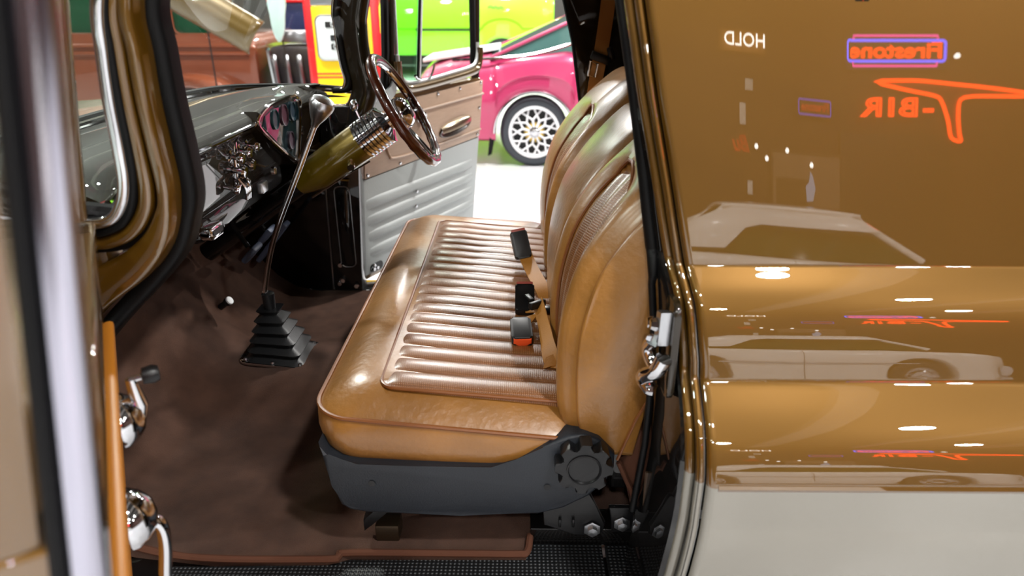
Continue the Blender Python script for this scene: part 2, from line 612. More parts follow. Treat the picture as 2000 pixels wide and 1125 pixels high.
PAPER = mat('pale_poster_paper', (206, 206, 200), rough=0.6)
for px, pz, pw_, ph_, lab in ((2.86, 3.62, 0.2, 0.2, 'small pale poster on the dark wall under the white sign'), (2.7, 3.14, 0.16, 0.36, 'narrow tall pale poster on the dark wall above the red script'), (2.86, 1.95, 0.14, 0.24, 'small pale notice low on the dark wall')):
    r = root('wall_poster', (px, Y0, pz), lab, 'poster', 'posters on the sign wall')
    B().box((px, Y0 + 0.012, pz), (pw_, 0.02, ph_), 0.003).build('sheet', PAPER, r, False)
    B().tube([(px + a, Y0 + 0.02, pz + c) for a, c in rrect(-pw_ / 2, pw_ / 2, -ph_ / 2, ph_ / 2, 0.005, 2)], 0.008, 5, closed=True).build('frame', DARK, r)
r = root('window_lit_panel', (4.3, Y0, 1.7), 'wide brown panel toned lighter as a window-lit area behind the white car', 'board')  # stand-in for a window-lit doorway area, its light put into the tone
B().box((4.3, Y0 + 0.02, 2.15), (1.8, 0.04, 0.9), 0.005).build('panel', mat('brown_lit_area', (112, 92, 76), rough=0.7), r, False)
B().box((3.9, Y0 + 0.045, 1.95), (0.8, 0.02, 0.42), 0.004).build('dark_panel', mat('dark_lower_area', (52, 36, 24), rough=0.7), r, False)
B().prism([(4.25, 1.8), (4.4, 1.82), (4.46, 2.02), (4.4, 2.22), (4.34, 2.3), (4.3, 2.12), (4.22, 2.05)], lambda a, b_, d: (a, Y0 + 0.055 + d, b_), 0, 0.02).build('blue_white_glow_patch', emit_mat('pale_blue_added_glow', (200, 225, 255), 3.0), r, False)  # glow added to a blue-white patch that is no lamp
B().tube([(a, Y0 + 0.05, c) for a, c in rrect(3.4, 5.2, 1.7, 2.6, 0.01, 2)], 0.02, 6, closed=True).build('frame', mat('lit_panel_frame', (80, 60, 44), rough=0.6), r)

# ------------------------------------------------------------------ cars
def wheel_parts(parent, c, ydir, R, rim_r, width, rim_m, style):
    """wheel standing in the XZ plane, outer face towards ydir"""
    ax = (0, ydir, 0)
    tb_ = B()
    tb_.lathe([(rim_r, -width), (R * 0.97, -width), (R, -width * 0.8), (R, -width * 0.2), (R * 0.975, -0.02), (R * 0.9, 0.004), (rim_r * 1.06, 0.008), (rim_r, 0.0)], c, ax, 56, caps=False)
    tyre = tb_.build('tyre', TYRE, parent)
    B().lathe([(rim_r * 1.02, -0.01), (rim_r * 1.0, 0.012), (rim_r * 0.9, 0.012), (rim_r * 0.86, -0.03), (rim_r * 0.86, -0.1)], c, ax, 48, caps=False).build('rim', rim_m, tyre)
    B().lathe([(0.0, -0.07), (rim_r * 0.9, -0.07), (rim_r * 0.9, -0.08), (0, -0.08)], c, ax, 32, caps=False).build('brake_disc', DARK, tyre)
    cx, cy, cz = c

    def P(r, a, d):
        return (cx + r * math.cos(a), cy + ydir * d, cz + r * math.sin(a))
    if style == 'lattice':
        n = 11
        r0, r1, r2, r3 = rim_r * 0.2, rim_r * 0.47, rim_r * 0.66, rim_r * 0.88
        for k in range(n):
            a = 2 * PI * k / n
            h = PI / n
            b = B()
            b.tube([P(r0, a, 0.0), P(r1, a, -0.012)], 0.012, 5)
            b.tube([P(r1, a, -0.012), P(r2, a + h, -0.014)], 0.010, 5)
            b.tube([P(r1, a, -0.012), P(r2, a - h, -0.014)], 0.010, 5)
            b.tube([P(r2, a + h, -0.014), P(r3, a + h * 0.45, -0.01)], 0.009, 5)
            b.tube([P(r2, a + h, -0.014), P(r3, a + h * 1.55, -0.01)], 0.009, 5)
            b.build('spoke', rim_m, tyre)
            q = B()
            q.prism([(0, -0.0), (0.016, 0.014), (0.055, 0.0), (0.016, -0.014)], lambda u, v, d: P(r0 * 0.95 + u * 1.05, a + h + v / 0.09, d), -0.012, -0.004)
            q.build('gold_star_point', GOLDWHEEL, tyre)
        B().lathe([(0.0, 0.022), (0.03, 0.02), (0.036, 0.006), (rim_r * 0.24, -0.004), (rim_r * 0.24, -0.02), (0, -0.02)], c, ax, 22, caps=False).build('hub_cap', CHROME, tyre)
    else:
        B().lathe([(0.0, 0.03), (0.06, 0.028), (0.09, 0.005), (rim_r * 0.7, 0.01), (rim_r * 0.88, -0.015), (rim_r * 0.88, -0.03), (0, -0.03)], c, ax, 28, caps=False).build('hub_cap', CHROME, tyre)
    return tyre


def car_body(M, L, W, top, axles, wr, plan, inset, crown, bottom=0.2, arch=1.14):
    """loft of cross sections along x (local front at -L/2), standing on z = 0"""
    xs = sorted(set([-L / 2 + L * i / 70 for i in range(71)] + [a + wr * arch * math.cos(PI * k / 14) for a in axles for k in range(15)]))
    rows = []
    for x in xs:
        bt = bottom
        for a in axles:
            q = (wr * arch) ** 2 - (x - a) ** 2
            if q > 0:
                bt = max(bt, wr * 0.98 + math.sqrt(q))
        tp = max(lin(top, x), bt + 0.03)
        hw = W / 2 * lin(plan, x)
        sec = [(0.45 * hw, bt + 0.02)]
        for f, ins in inset:
            sec.append((hw - ins, bt + (tp - bt) * f))
        cr = lin(crown, x)
        for f in (0.8, 0.55, 0.28, 0.0):
            sec.append((hw * f * 0.93, tp + cr * (1 - f * f)))
        full = [(-y, z) for y, z in sec] + [(y, z) for y, z in reversed(sec[:-1])]
        rows.append([M @ Vector((x, y, z)) for y, z in full])
    b = B()
    b.loft(rows)
    return b


def glass_house(parent, M, W, belt, roofz, x0, x1, x2, x3, tw, m_roof, m_glass, posts=(), pillar=0.05):
    """roof on pillars with windscreen, rear window and side windows (x0 windscreen base .. x3 rear base)"""
    hb, ht = W / 2, tw / 2
    rows = []
    for i in range(13):
        x = x1 - 0.03 + (x2 - x1 + 0.06) * i / 12
        e = 1 - (abs(i - 6) / 6) ** 3
        rows.append([M @ Vector((x, ht * f, roofz - 0.05 + 0.06 * (1 - f * f) * (0.6 + 0.4 * e) + 0.02 * e)) for f in (-1.03, -0.95, -0.75, -0.4, 0, 0.4, 0.75, 0.95, 1.03)])
    b = B()
    up = b.grid(rows)
    ro = b.build('roof', m_roof, parent)
    sm = ro.modifiers.new('thickness', 'SOLIDIFY')
    sm.thickness = 0.05
    sm.offset = 1

    def bar(p, q, nm):
        B().tube([M @ Vector(p), M @ Vector(q)], pillar, 8).build(nm, m_roof, parent)
    zt = roofz - 0.04
    for sy in (-1, 1):
        bar((x0, sy * hb * 0.95, belt), (x1, sy * ht * 0.97, zt), 'front_pillar')
        bar((x3, sy * hb * 0.95, belt), (x2, sy * ht * 0.97, zt), 'rear_pillar')
        for px in posts:
            t = (px - x0) / (x3 - x0)
            bar((px, sy * hb * 0.96, belt), (x1 + (x2 - x1) * t, sy * ht * 0.97, zt), 'door_pillar')
        g = B()
        g.grid([[M @ Vector((x0, sy * hb * 0.93, belt - 0.02)), M @ Vector((x3, sy * hb * 0.93, belt - 0.02))], [M @ Vector((x1, sy * ht * 0.95, zt)), M @ Vector((x2, sy * ht * 0.95, zt))]])
        so = g.build('side_window', m_glass, parent)
    for xa, xb, nm in ((x0, x1, 'windscreen'), (x3, x2, 'rear_window')):
        sg = -1 if xa < xb else 1
        g = B()
        g.grid([[M @ Vector((xa + (xb - xa) * k / 5 + sg * 0.1 * (1 - f * f), (hb + (ht - hb) * k / 5) * f * 0.95, belt - 0.02 + (zt - belt + 0.02) * k / 5)) for f in (-1, -0.6, -0.2, 0.2, 0.6, 1)] for k in range(6)])
        g.build(nm, m_glass, parent)


# ---- white car behind the camera (seen mirrored in the gold side)
Mw = Matrix.Translation((2.6, -6.0, 0)) @ Matrix.Rotation(PI, 4, 'Z')
r = root('white_coupe', (2.6, -6.0, 0), 'white two-door hardtop car mirrored in the gold body side', 'car')
WP = [(-2.6, 0.78), (-2.2, 0.86), (-1.6, 0.9), (-1.3, 0.92), (1.3, 0.91), (1.9, 0.89), (2.5, 0.82), (2.6, 0.74)]
PL = [(-2.6, 0.82), (-2.4, 0.95), (-1.8, 1.0), (1.8, 1.0), (2.45, 0.94), (2.6, 0.84)]
IN = [(0.0, 0.05), (0.12, 0.01), (0.5, 0.0), (0.8, 0.02), (0.95, 0.05), (1.0, 0.09)]
car_body(Mw, 5.2, 1.9, WP, (-1.65, 1.45), 0.34, PL, IN, [(-2.6, 0.02), (0, 0.06), (2.6, 0.02)]).build('body', WHITEPAINT, r)
glass_house(r, Mw, 1.8, 0.95, 1.47, -1.75, -1.05, 1.1, 1.9, 1.55, WHITEPAINT, DARKGLASS, (), 0.035)
for sy in (-1, 1):
    # thick roof rail and broad rear quarter pillar
    B().prism([(-0.9, 1.44), (-1.1, 1.40), (-1.3, 1.27), (-1.0, 1.285), (0.55, 1.29), (0.8, 1.24), (1.12, 0.98), (2.0, 0.93), (1.55, 1.28), (1.2, 1.40), (0.9, 1.445)],
              lambda a, b_, d: Mw @ Vector((a, sy * (0.90 - 0.22 * max(0.0, b_ - 1.0) + d), b_)), -0.03, 0.02, 0.01).build('roof_side', WHITEPAINT, r, angle=30)
for sx in (-1.65, 1.45):
    wheel_parts(r, tuple(Mw @ Vector((sx, -0.9, 0.34))), 1, 0.34, 0.2, 0.2, CHROME, 'disc')
for sx in (-2.62, 2.62):
    B().tube([Mw @ Vector((sx * 0.97, -0.9, 0.5)), Mw @ Vector((sx * 1.01, -0.6, 0.5)), Mw @ Vector((sx * 1.015, 0, 0.5)), Mw @ Vector((sx * 1.01, 0.6, 0.5)), Mw @ Vector((sx * 0.97, 0.9, 0.5))], 0.06, 8, flat=1.3).build('bumper', CHROME, r)
B().tube([Mw @ Vector((0.0, -0.955, 0.36)), Mw @ Vector((0.02, -0.956, 0.82)), Mw @ Vector((0.04, -0.92, 0.9))], 0.004, 5).build('door_seam', DARK, r)
B().tube([Mw @ Vector((-1.6, -0.957, 0.62)), Mw @ Vector((1.3, -0.957, 0.62))], 0.008, 5).build('side_trim', CHROME, r)

# ---- pink coupe beyond the far door
Mp = Matrix.Translation((1.45, 7.52, 0)) @ Matrix.Rotation(PI, 4, 'Z')
r = root('pink_coupe', (1.45, 7.52, 0), 'glossy pink coupe with lattice wheels parked beyond the open driver door', 'car')
PP = [(-2.4, 0.8), (-1.9, 0.92), (-1.2, 0.98), (-0.4, 0.98), (0.5, 0.98), (1.0, 1.05), (1.5, 1.0), (2.1, 0.93), (2.35, 0.86), (2.42, 0.78)]
PPL = [(-2.4, 0.8), (-2.1, 0.94), (-1.5, 1.0), (1.6, 1.0), (2.1, 0.95), (2.35, 0.88), (2.42, 0.84)]
PIN = [(0.0, 0.06), (0.03, 0.02), (0.12, 0.012), (0.42, 0.02), (0.5, 0.0), (0.56, 0.012), (0.8, 0.035), (0.93, 0.07), (1.0, 0.12)]
car_body(Mp, 4.84, 1.86, PP, (-1.45, 1.3), 0.33, PPL, PIN, [(-2.4, 0.02), (0, 0.06), (2.4, 0.05)], bottom=0.24, arch=1.13).build('body', PINK, r)
glass_house(r, Mp, 1.72, 1.0, 1.46, -1.05, -0.3, 0.72, 1.72, 1.3, PINK, TEALGLASS, (), 0.016)
wheel_parts(r, (0.15, 6.615, 0.33), -1, 0.33, 0.245, 0.24, WHITEWHEEL, 'lattice')
wheel_parts(r, (2.9, 6.615, 0.33), -1, 0.33, 0.245, 0.24, WHITEWHEEL, 'lattice')
B().tube([(0.15 + 0.385 * math.cos(PI * (k / 24)), 6.583, 0.325 + 0.385 * math.sin(PI * k / 24)) for k in range(25)], 0.014, 6).build('arch_trim', CHROME, r)
B().tube(crom([(-0.62, 6.66, 0.985), (-0.1, 6.64, 1.01), (0.2, 6.65, 1.05), (0.6, 6.68, 1.16), (1.0, 6.75, 1.27)], 5), 0.013, 6).build('belt_trim', CHROME, r)
B().prism([(-0.28, 0.3), (-0.22, 0.34), (-0.26, 0.12), (-0.3, 0.1)], lambda a, b_, d: (a, 6.62 + d, b_), 0, 0.02).build('mud_flap', RUBBER, r)
B().tube([(-0.95, 6.85, 0.5), (-1.0, 7.2, 0.5), (-1.0, 7.85, 0.5), (-0.95, 8.2, 0.5)], 0.06, 8, flat=1.4).build('bumper', CHROME, r)
for ty in (6.95, 7.15):
    B().box((-0.965, ty, 0.74), (0.05, 0.17, 0.09), 0.015).build('tail_lamp', RED, r)
B().prism([(-0.95, 0.93), (-0.2, 1.05), (-0.2, 1.07), (-0.95, 0.96)], lambda a, b_, d: (a, 7.2 + d, b_), -0.12, 0.75, 0.005).build('white_stripe', WHITE, r)

# ---- lime pickup far behind
r = root('lime_pickup', (-2.1, 15.7, 0), 'bright lime green pickup standing far behind the pink coupe', 'pickup')
Ml = Matrix.Translation((-2.1, 15.75, 0))
car_body(Ml, 5.6, 1.9, [(-2.8, 1.2), (-2.3, 1.45), (-1.1, 1.58), (2.8, 1.6)], (-1.8, 1.75), 0.37, [(-2.8, 0.9), (-2.4, 1.0), (2.7, 1.0), (2.8, 0.97)],
         [(0.0, 0.05), (0.08, 0.0), (0.42, 0.0), (0.44, 0.03), (0.46, 0.0), (0.9, 0.0), (1.0, 0.04)], [(-2.8, 0.03), (2.8, 0.03)], bottom=0.45).build('body', LIME, r)
B().box((-2.6, 15.62, 1.9), (1.9, 1.5, 0.72), 0.16, 4).build('cab', LIME, r)
B().prism([(-3.45, 1.72), (-1.8, 1.72), (-1.9, 2.12), (-3.2, 2.12)], lambda a, b_, d: (a, 14.85 + d, b_), 0, 0.03).build('side_window', DARKGLASS, r)
for sx in (-3.9, -0.35):
    wheel_parts(r, (sx, 14.83, 0.37), -1, 0.37, 0.22, 0.24, CHROME, 'disc')
B().box((-1.45, 14.795, 0.94), (1.3, 0.02, 0.03)).build('body_seam', DARK, r, False)
B().tube(crom([(-0.62 + 0.05 * k, 14.79, 1.36 + 0.03 * (k % 2) - 0.004 * k) for k in range(7)], 4), 0.009, 5).build('script_emblem', DARK, r)

# ---- brown thirties sedan seen through the windscreen
r = root('brown_sedan', (-4.0, 7.3, 0), 'copper brown vintage sedan seen through the windscreen', 'car')
yb = 6.8
B().prism(rrect(-5.6, -2.5, 0.52, 1.2, 0.12), lambda a, b_, d: (a, yb + d, b_), 0.0, 1.5, 0.06, 4).build('body', BROWNCAR, r)
# cabin as frame pieces around real window openings
B().prism([(-5.4, 1.62), (-3.0, 1.62), (-2.66, 1.56), (-2.66, 1.68), (-3.0, 1.78), (-5.4, 1.78)], lambda a, b_, d: (a, yb + 0.05 + d, b_), 0.0, 1.4, 0.03).build('roof', BROWNCAR, r)
for px, wd in ((-5.3, 0.14), (-3.32, 0.13), (-2.74, 0.11)):
    B().box((px, yb + 0.06, 1.4), (wd, 0.1, 0.5), 0.025).build('door_pillar', BROWNCAR, r)
for xa, xb in ((-5.25, -3.32), (-3.32, -2.74)):
    B().prism(rrect(xa, xb, 1.18, 1.63, 0.06), lambda a, b_, d: (a, yb + 0.07 + d, b_), 0, 0.02).build('side_window', DARKGLASS, r)
    B().tube([(px, yb + 0.03, pz) for px, pz in rrect(xa + 0.07, xb - 0.07, 1.2, 1.6, 0.07)], 0.012, 6, closed=True).build('window_bead', BROWNCAR, r)
for bz in (1.1, 1.03):
    B().tube([(-5.5, yb - 0.006, bz), (-2.56, yb - 0.006, bz)], 0.02, 6).build('belt_bead', BROWNCAR, r)
for hz in (1.06, 0.86):
    B().box((-3.28, yb - 0.02, hz), (0.03, 0.04, 0.09), 0.008).build('hinge', CHROME, r)
B().tube([(-3.28, yb - 0.004, 1.15), (-3.28, yb - 0.004, 0.85), (-3.26, yb - 0.004, 0.72), (-3.4, yb - 0.004, 0.6)], 0.006, 5).build('door_seam', DARK, r)
fr = []
for i in range(25):
    a = PI * i / 24
    fr.append([(-3.1 + 0.58 * math.cos(a) * (1.0 if a < PI / 2 else 1.25), yb + dy - 0.35, 0.42 + 0.4 * math.sin(a) + dz) for dy, dz in ((0, -0.05), (0.03, 0.0), (0.14, 0.045), (0.28, 0.05), (0.4, 0.02))])
b = B()
b.grid(fr)
fo = b.build('front_fender', BROWNCAR, r)
fo.modifiers.new('thickness', 'SOLIDIFY').thickness = 0.03
wheel_parts(r, (-3.08, yb - 0.2, 0.36), -1, 0.36, 0.2, 0.18, CHROME, 'disc')
wheel_parts(r, (-5.0, yb - 0.02, 0.36), -1, 0.36, 0.2, 0.18, CHROME, 'disc')

# ---- open engine and slanted gold curved panel beside the sedan
r = root('bare_engine', (-2.14, 7.2, 0), 'bare dark engine with chrome pipes standing beside the brown sedan', 'engine')
B().box((-2.16, 7.2, 0.78), (0.5, 0.6, 0.62), 0.05).build('block', mat('engine_iron', (46, 40, 44), rough=0.45, metal=0.5), r)
B().box((-2.16, 7.2, 0.24), (0.62, 0.66, 0.48), 0.02).build('stand', DARK, r)
for k in range(4):
    B().tube(crom([(-2.36 + 0.12 * k, 6.9, 1.0), (-2.34 + 0.12 * k, 6.84, 0.92), (-2.32 + 0.12 * k, 6.84, 0.7), (-2.24 + 0.1 * k, 6.86, 0.55)], 5), 0.024, 8).build('exhaust_pipe', SILVERSTUFF, r)
B().lathe([(0.0, 0.1), (0.2, 0.1), (0.22, 0.07), (0.22, 0.0), (0.0, 0.0)], (-2.14, 7.2, 1.12), (0, 0, 1), 24, caps=False).build('air_cleaner', SILVERSTUFF, r)
B().tube([(-2.40, 6.86, 1.08), (-2.36, 6.86, 0.6)], 0.02, 6).build('support_rod', CHROME, r)

r = root('gold_curved_panel', (-2.6, 6.2, 0), 'gold curved panel standing at a slant above the brown sedan', 'hood')  # curved gold shell held at a slant on a thin rod
rows = []
for i in range(17):
    t = i / 16
    c = Vector((-3.15 + 0.92 * t, 6.2, 1.74 - 0.54 * t))
    rows.append([c + Vector((0.5 * math.cos(a) * 0.17, -math.sin(a) * 0.13, math.cos(a) * 0.13)) for a in [PI * (0.12 + 0.76 * k / 14) for k in range(15)]])
b = B()
b.grid(rows)
ho = b.build('shell', mat('gold_panel_paint', (92, 70, 20), metal=0.3, rough=0.35, coat=1.0), r)
ho.modifiers.new('thickness', 'SOLIDIFY').thickness = 0.015
B().tube([(-2.66, 6.2, 1.42), (-2.66, 6.2, 0.0)], 0.007, 6).build('prop_rod', DARK, r)

r = root('pale_plastic_shield', (-2.14, 6.5, 0), 'pale translucent curved shield on a stand left of the fuel pump', 'shield')
B().prism([(0.085 * math.cos(2 * PI * k / 20) * (1.0 if k < 10 else 0.8), 0.27 * math.sin(2 * PI * k / 20 + 0.15)) for k in range(20)], lambda a, b_, d: (-2.14 + a, 6.48 + d, 1.42 + b_), 0, 0.02, 0.004).build('blade', mat('pale_blue_plastic', (186, 214, 210), rough=0.25, coat=0.5), r)
B().tube([(-2.12, 6.5, 1.3), (-2.14, 6.5, 0.02)], 0.007, 6).build('stand_rod', DARK, r)
B().lathe([(0.0, 0), (0.12, 0.0), (0.12, 0.015), (0.02, 0.03), (0, 0.03)], (-2.14, 6.5, 0.0), n=16, caps=False).build('base', DARK, r)

r = root('navy_bin', (-2.3, 9.4, 0), 'navy blue bin with red rim on a green cabinet behind the pump', 'bin')
B().prism([(-0.24, 0), (0.24, 0), (0.28, 0.5), (-0.28, 0.5)], lambda a, b_, d: (-2.82 + a, 9.4 + d, 0.98 + b_), -0.25, 0.25, 0.02).build('tub', NAVY, r)
B().box((-2.82, 9.4, 1.49), (0.62, 0.55, 0.035), 0.01).build('rim', RED, r)
r = root('green_cabinet', (-2.82, 9.5, 0), 'dark green metal cabinet with drawers behind the fuel pump', 'cabinet')
B().box((-2.9, 9.5, 0.49), (1.1, 0.7, 0.98), 0.015).build('body', GREENPAINT, r)
for k in range(3):
    dr = B().box((-2.9, 9.14, 0.2 + 0.29 * k), (1.0, 0.02, 0.26), 0.006).build('drawer', GREENPAINT, r)
    B().tube([(-3.1, 9.12, 0.26 + 0.29 * k), (-3.1, 9.1, 0.26 + 0.29 * k), (-2.7, 9.1, 0.26 + 0.29 * k), (-2.7, 9.12, 0.26 + 0.29 * k)], 0.008, 6).build('handle', CHROME, dr)

# ---- fuel pump
Mg = Matrix.Translation((-1.49, 6.15, 0)) @ Matrix.Rotation(math.radians(6), 4, 'Z')
r = root('fuel_pump', (-1.49, 6.15, 0), 'red and yellow vintage fuel pump with white number display', 'fuel pump')


def pp(a, b_, d):
    return Mg @ Vector((a, d, b_))


B().prism(rrect(-0.31, 0.31, 0.0, 1.62, 0.05), pp, 0.0, 0.45, 0.02).build('cabinet', RED, r)
B().prism(rrect(-0.245, 0.24, 0.1, 1.46, 0.02), pp, -0.012, 0.005, 0.004).build('yellow_front', YELLOW, r)
B().prism(rrect(-0.245, 0.24, 1.46, 1.53, 0.005), pp, -0.014, 0.005, 0.003).build('chrome_band', SATIN, r)
for zz in (0.915, 0.885):
    B().box(tuple(pp(-0.005, zz, -0.013)), (0.48, 0.004, 0.012), M=Matrix.Rotation(math.radians(6), 4, 'Z')).build('red_stripe', RED, r, False)
dp = B().prism(rrect(-0.215, 0.2, 1.03, 1.38, 0.05), pp, -0.03, -0.01, 0.006).build('display', WHITE, r)
B().tube([pp(a, b_, -0.028) for a, b_ in rrect(-0.218, 0.203, 1.027, 1.383, 0.052)], 0.006, 6, closed=True).build('display_frame', SATIN, r)
for (wx0, wx1, wz, txt) in ((-0.14, 0.09, 1.31, '0000'), (-0.105, 0.09, 1.205, '0.84'), (-0.105, 0.09, 1.135, '0 031')):
    wn = B().prism(rrect(wx0, wx1, wz - 0.024, wz + 0.024, 0.006), pp, -0.036, -0.028).build('number_window', DARK, dp, False)
    text_part('digits', txt, 0.06, Mg @ Matrix.Translation(((wx0 + wx1) / 2 - 0.01, -0.0375, wz)) @ FACE, WHITE, dp, depth=0.0005)
B().tube(crom([pp(0.32, 1.2, 0.2), pp(0.42, 1.05, 0.2), pp(0.46, 0.6, 0.2), pp(0.42, 0.25, 0.2), pp(0.33, 0.3, 0.2)], 8), 0.018, 8).build('hose', RUBBER, r)
B().tube([pp(0.31, 1.22, 0.15), pp(0.37, 1.2, 0.12), pp(0.39, 1.02, 0.1), pp(0.36, 0.96, 0.1)], 0.022, 8).build('nozzle', CHROME, r)

r = root('display_stand', (-1.75, 8.7, 0), 'cluttered silver parts rack between the fuel pump and the driver door', 'rack')
for px in (-1.92, -1.58):
    B().box((px, 8.7, 0.85), (0.04, 0.3, 1.7), 0.006).build('upright', SATIN, r)
for k, zz in enumerate((0.3, 0.75, 1.15, 1.5)):
    B().box((-1.75, 8.7, zz), (0.36, 0.34, 0.03), 0.005).build('shelf', WHITE, r)
for k, (px, zz, m_) in enumerate(((-1.83, 1.167, PINK), (-1.67, 1.517, SATIN), (-1.67, 1.167, WHITE), (-1.83, 0.767, SATIN), (-1.67, 0.767, RED), (-1.75, 0.317, SATIN))):
    c = root('parts_can', (px, 8.62, zz), ['pink can on the parts rack shelf', 'silver can on the top parts rack shelf', 'white can on the parts rack shelf', 'silver can on the middle parts rack shelf', 'red can on the parts rack shelf', 'silver can on the lowest parts rack shelf'][k], 'can', 'cans on the parts rack')
    B().lathe([(0.0, 0), (0.06, 0), (0.064, 0.01), (0.064, 0.17), (0.05, 0.19), (0, 0.19)], (px, 8.62, zz - 0.002), n=18, caps=False).build('can_body', m_, c)
    B().lathe([(0.0, 0), (0.03, 0), (0.03, 0.03), (0, 0.03)], (px, 8.62, zz + 0.186), n=12, caps=False).build('lid', CHROME, c)

# ------------------------------------------------------------------ the gold truck
TK = root('gold_truck', (0.0, 1.85, 0), 'gold and cream vintage truck with open doors and dark brown interior', 'truck')

# body side section (y, z), top to bottom, rolled belt mouldings included
PROF = [(1.2, 1.79), (1.171, 1.62), (1.1512, 1.505), (1.1256, 1.355), (1.1, 1.207), (1.09, 1.148), (1.08, 1.09), (1.0797, 1.0882), (1.0792, 1.0865), (1.0783, 1.085), (1.0771, 1.0836), (1.0731, 1.0796), (1.0666, 1.073), (1.0604, 1.0662), (1.0545, 1.0594), (1.049, 1.0525), (1.044, 1.0454), (1.0395, 1.0381), (1.0354, 1.0306), (1.0314, 1.0222), (1.0279, 1.0135), (1.0239, 1.0022), (1.0203, 0.9908), (1.0175, 0.9808), (1.0136, 0.9656), (1.0095, 0.9485), (1.0059, 0.9329), (1.0028, 0.919), (1.0018, 0.9146), (1.0012, 0.9121), (1.0006, 0.9104), (0.9996, 0.9081), (0.9982, 0.9059), (0.9966, 0.9039), (0.9949, 0.9019), (0.9894, 0.8963), (0.9822, 0.8888), (0.9745, 0.8808), (0.9652, 0.8709), (0.9558, 0.8601), (0.947, 0.8492), (0.9392, 0.8385), (0.9323, 0.8274), (0.9268, 0.8173), (0.9204, 0.8028), (0.9165, 0.7926), (0.9126, 0.7812), (0.9093, 0.7705), (0.9081, 0.7663), (0.9076, 0.7636), (0.9072, 0.7607)]
PROFC = [(0.9072, 0.7607), (0.9068, 0.7528), (0.9064, 0.7416), (0.906, 0.7154), (0.9054, 0.6834), (0.9053, 0.6791), (0.9052, 0.6759), (0.9049, 0.6728), (0.904, 0.6626), (0.9033, 0.6522), (0.9025, 0.619), (0.9041, 0.577), (0.911, 0.5035), (0.9237, 0.414), (0.94, 0.34), (0.97, 0.27)]


def edge_x(z):
    return lin([(0.27, 0.28), (0.35, 0.285), (0.574, 0.304), (0.671, 0.312), (0.774, 0.313), (0.843, 0.312), (0.933, 0.309), (1.032, 0.297), (1.104, 0.279), (1.23, 0.253), (1.35, 0.226), (1.5, 0.197), (1.79, 0.15)], z)


BODYX = 2.6


def body_side(prof, m, nm):
    rows = []
    for y, z in prof:
        e = edge_x(z)
        rows.append([(e, y + 0.012, z), (e + 0.002, y + 0.005, z), (e + 0.007, y + 0.001, z), (e + 0.014, y, z)] + [(e + 0.014 + (BODYX - e) * k / 8, y, z) for k in range(1, 9)])
    b = B()
    b.grid(rows)
    return b.build(nm, m, TK, angle=60)


body_side(PROF, GOLD, 'body_side')
body_side(PROFC, CREAM, 'lower_body_side')
b = B()
b.tube([(0.33, 0.913, 0.7605), (BODYX, 0.913, 0.7605)], 0.0085, 8)
b.build('two_tone_moulding', GOLD, TK)

# rear quarter jamb: two painted ridges and a rubber seal that follow the body section


def jamb_strip(prof, m, nm, dx0, dy0, r, ins):
    rows = []
    for y, z in prof:
        e = edge_x(z)
        c = (e + dx0, y + dy0, z)
        rows.append([(c[0] + r * math.cos(a) * 0.9, c[1] + r * math.sin(a) + ins, z) for a in [PI * 2 * k / 10 for k in range(10)]])
    b = B()
    b.loft(rows)
    b.build(nm, m, TK, angle=60)


for prof, m, sfx in ((PROF, GOLD, ''), (PROFC, CREAM, '')):
    jamb_strip(prof, m, 'jamb_ridge', -0.008, 0.022, 0.0085, 0)
    jamb_strip(prof, m, 'jamb_ridge', -0.018, 0.05, 0.011, 0)
PALL = PROF + PROFC[1:]
jamb_strip(PALL, RUBBER, 'jamb_groove', -0.003, 0.036, 0.008, 0)
# dark inner jamb wall
rows = []
for y, z in PALL:
    e = edge_x(z)
    yi = max(1.13, y + 0.09)
    rows.append([(e - 0.012, y + 0.012, z), (e - 0.014, y + 0.062, z), (e - 0.03, y + 0.072, z), (e - 0.045 + 0.02 * max(0.0, min(1.0, (z - 1.05) / 0.3)), yi + 0.01, z), (e - 0.04 + 0.03 * max(0.0, min(1.0, (z - 1.05) / 0.3)), yi + 0.05, z), (e + 0.12, yi + 0.06, z)])
b = B()
b.grid(rows)
b.build('rear_door_jamb', BLACKGLOSS, TK, angle=50)
rows = []
for y, z in PALL:
    if z < 0.45:
        continue
    kk = 1.0 if z > 1.08 else max(0.55, 1 - (1.08 - z) / 0.12)
    e = edge_x(z)
    c = (e - 0.042 + 0.018 * max(0.0, min(1.0, (z - 1.05) / 0.3)), max(1.13, y + 0.09) + 0.004, z)
    rows.append([(c[0] - 0.012 * (1 - kk) / 0.45 + 0.013 * kk * math.cos(a), c[1] + 0.02 * (1 - kk) / 0.45 + 0.016 * kk * math.sin(a), z) for a in [PI * 2 * k / 10 for k in range(10)]])
b = B()
b.loft(rows)
b.build('door_seal', RUBBER, TK, angle=60)

# striker plate on the jamb
st = B().prism(rrect(0.845, 1.03, 1.035, 1.105, 0.02), lambda a, b_, d: (0.262 + d - 0.15 * max(0, 0.9 - a) * 0, b_, a), 0, 0.012, 0.003).build('striker_plate', DARKBROWN, TK)
B().prism([(1.015, 1.055), (1.005, 1.09), (0.95, 1.095), (0.95, 1.06)], lambda a, b_, d: (0.262 - d, b_ - 0.012, a), 0.0, 0.022, 0.004).build('striker_block', SATIN, st)
B().tube(crom([(0.235, 1.06, 0.955), (0.232, 1.075, 0.935), (0.236, 1.07, 0.915), (0.246, 1.05, 0.905), (0.252, 1.045, 0.93)], 6), 0.013, 10).build('striker_hook', CHROME, st)
B().tube(crom([(0.25, 1.03, 0.935), (0.24, 1.04, 0.905), (0.228, 1.06, 0.885), (0.228, 1.075, 0.868), (0.24, 1.06, 0.855)], 6), 0.015, 10).build('striker_hook', CHROME, st)
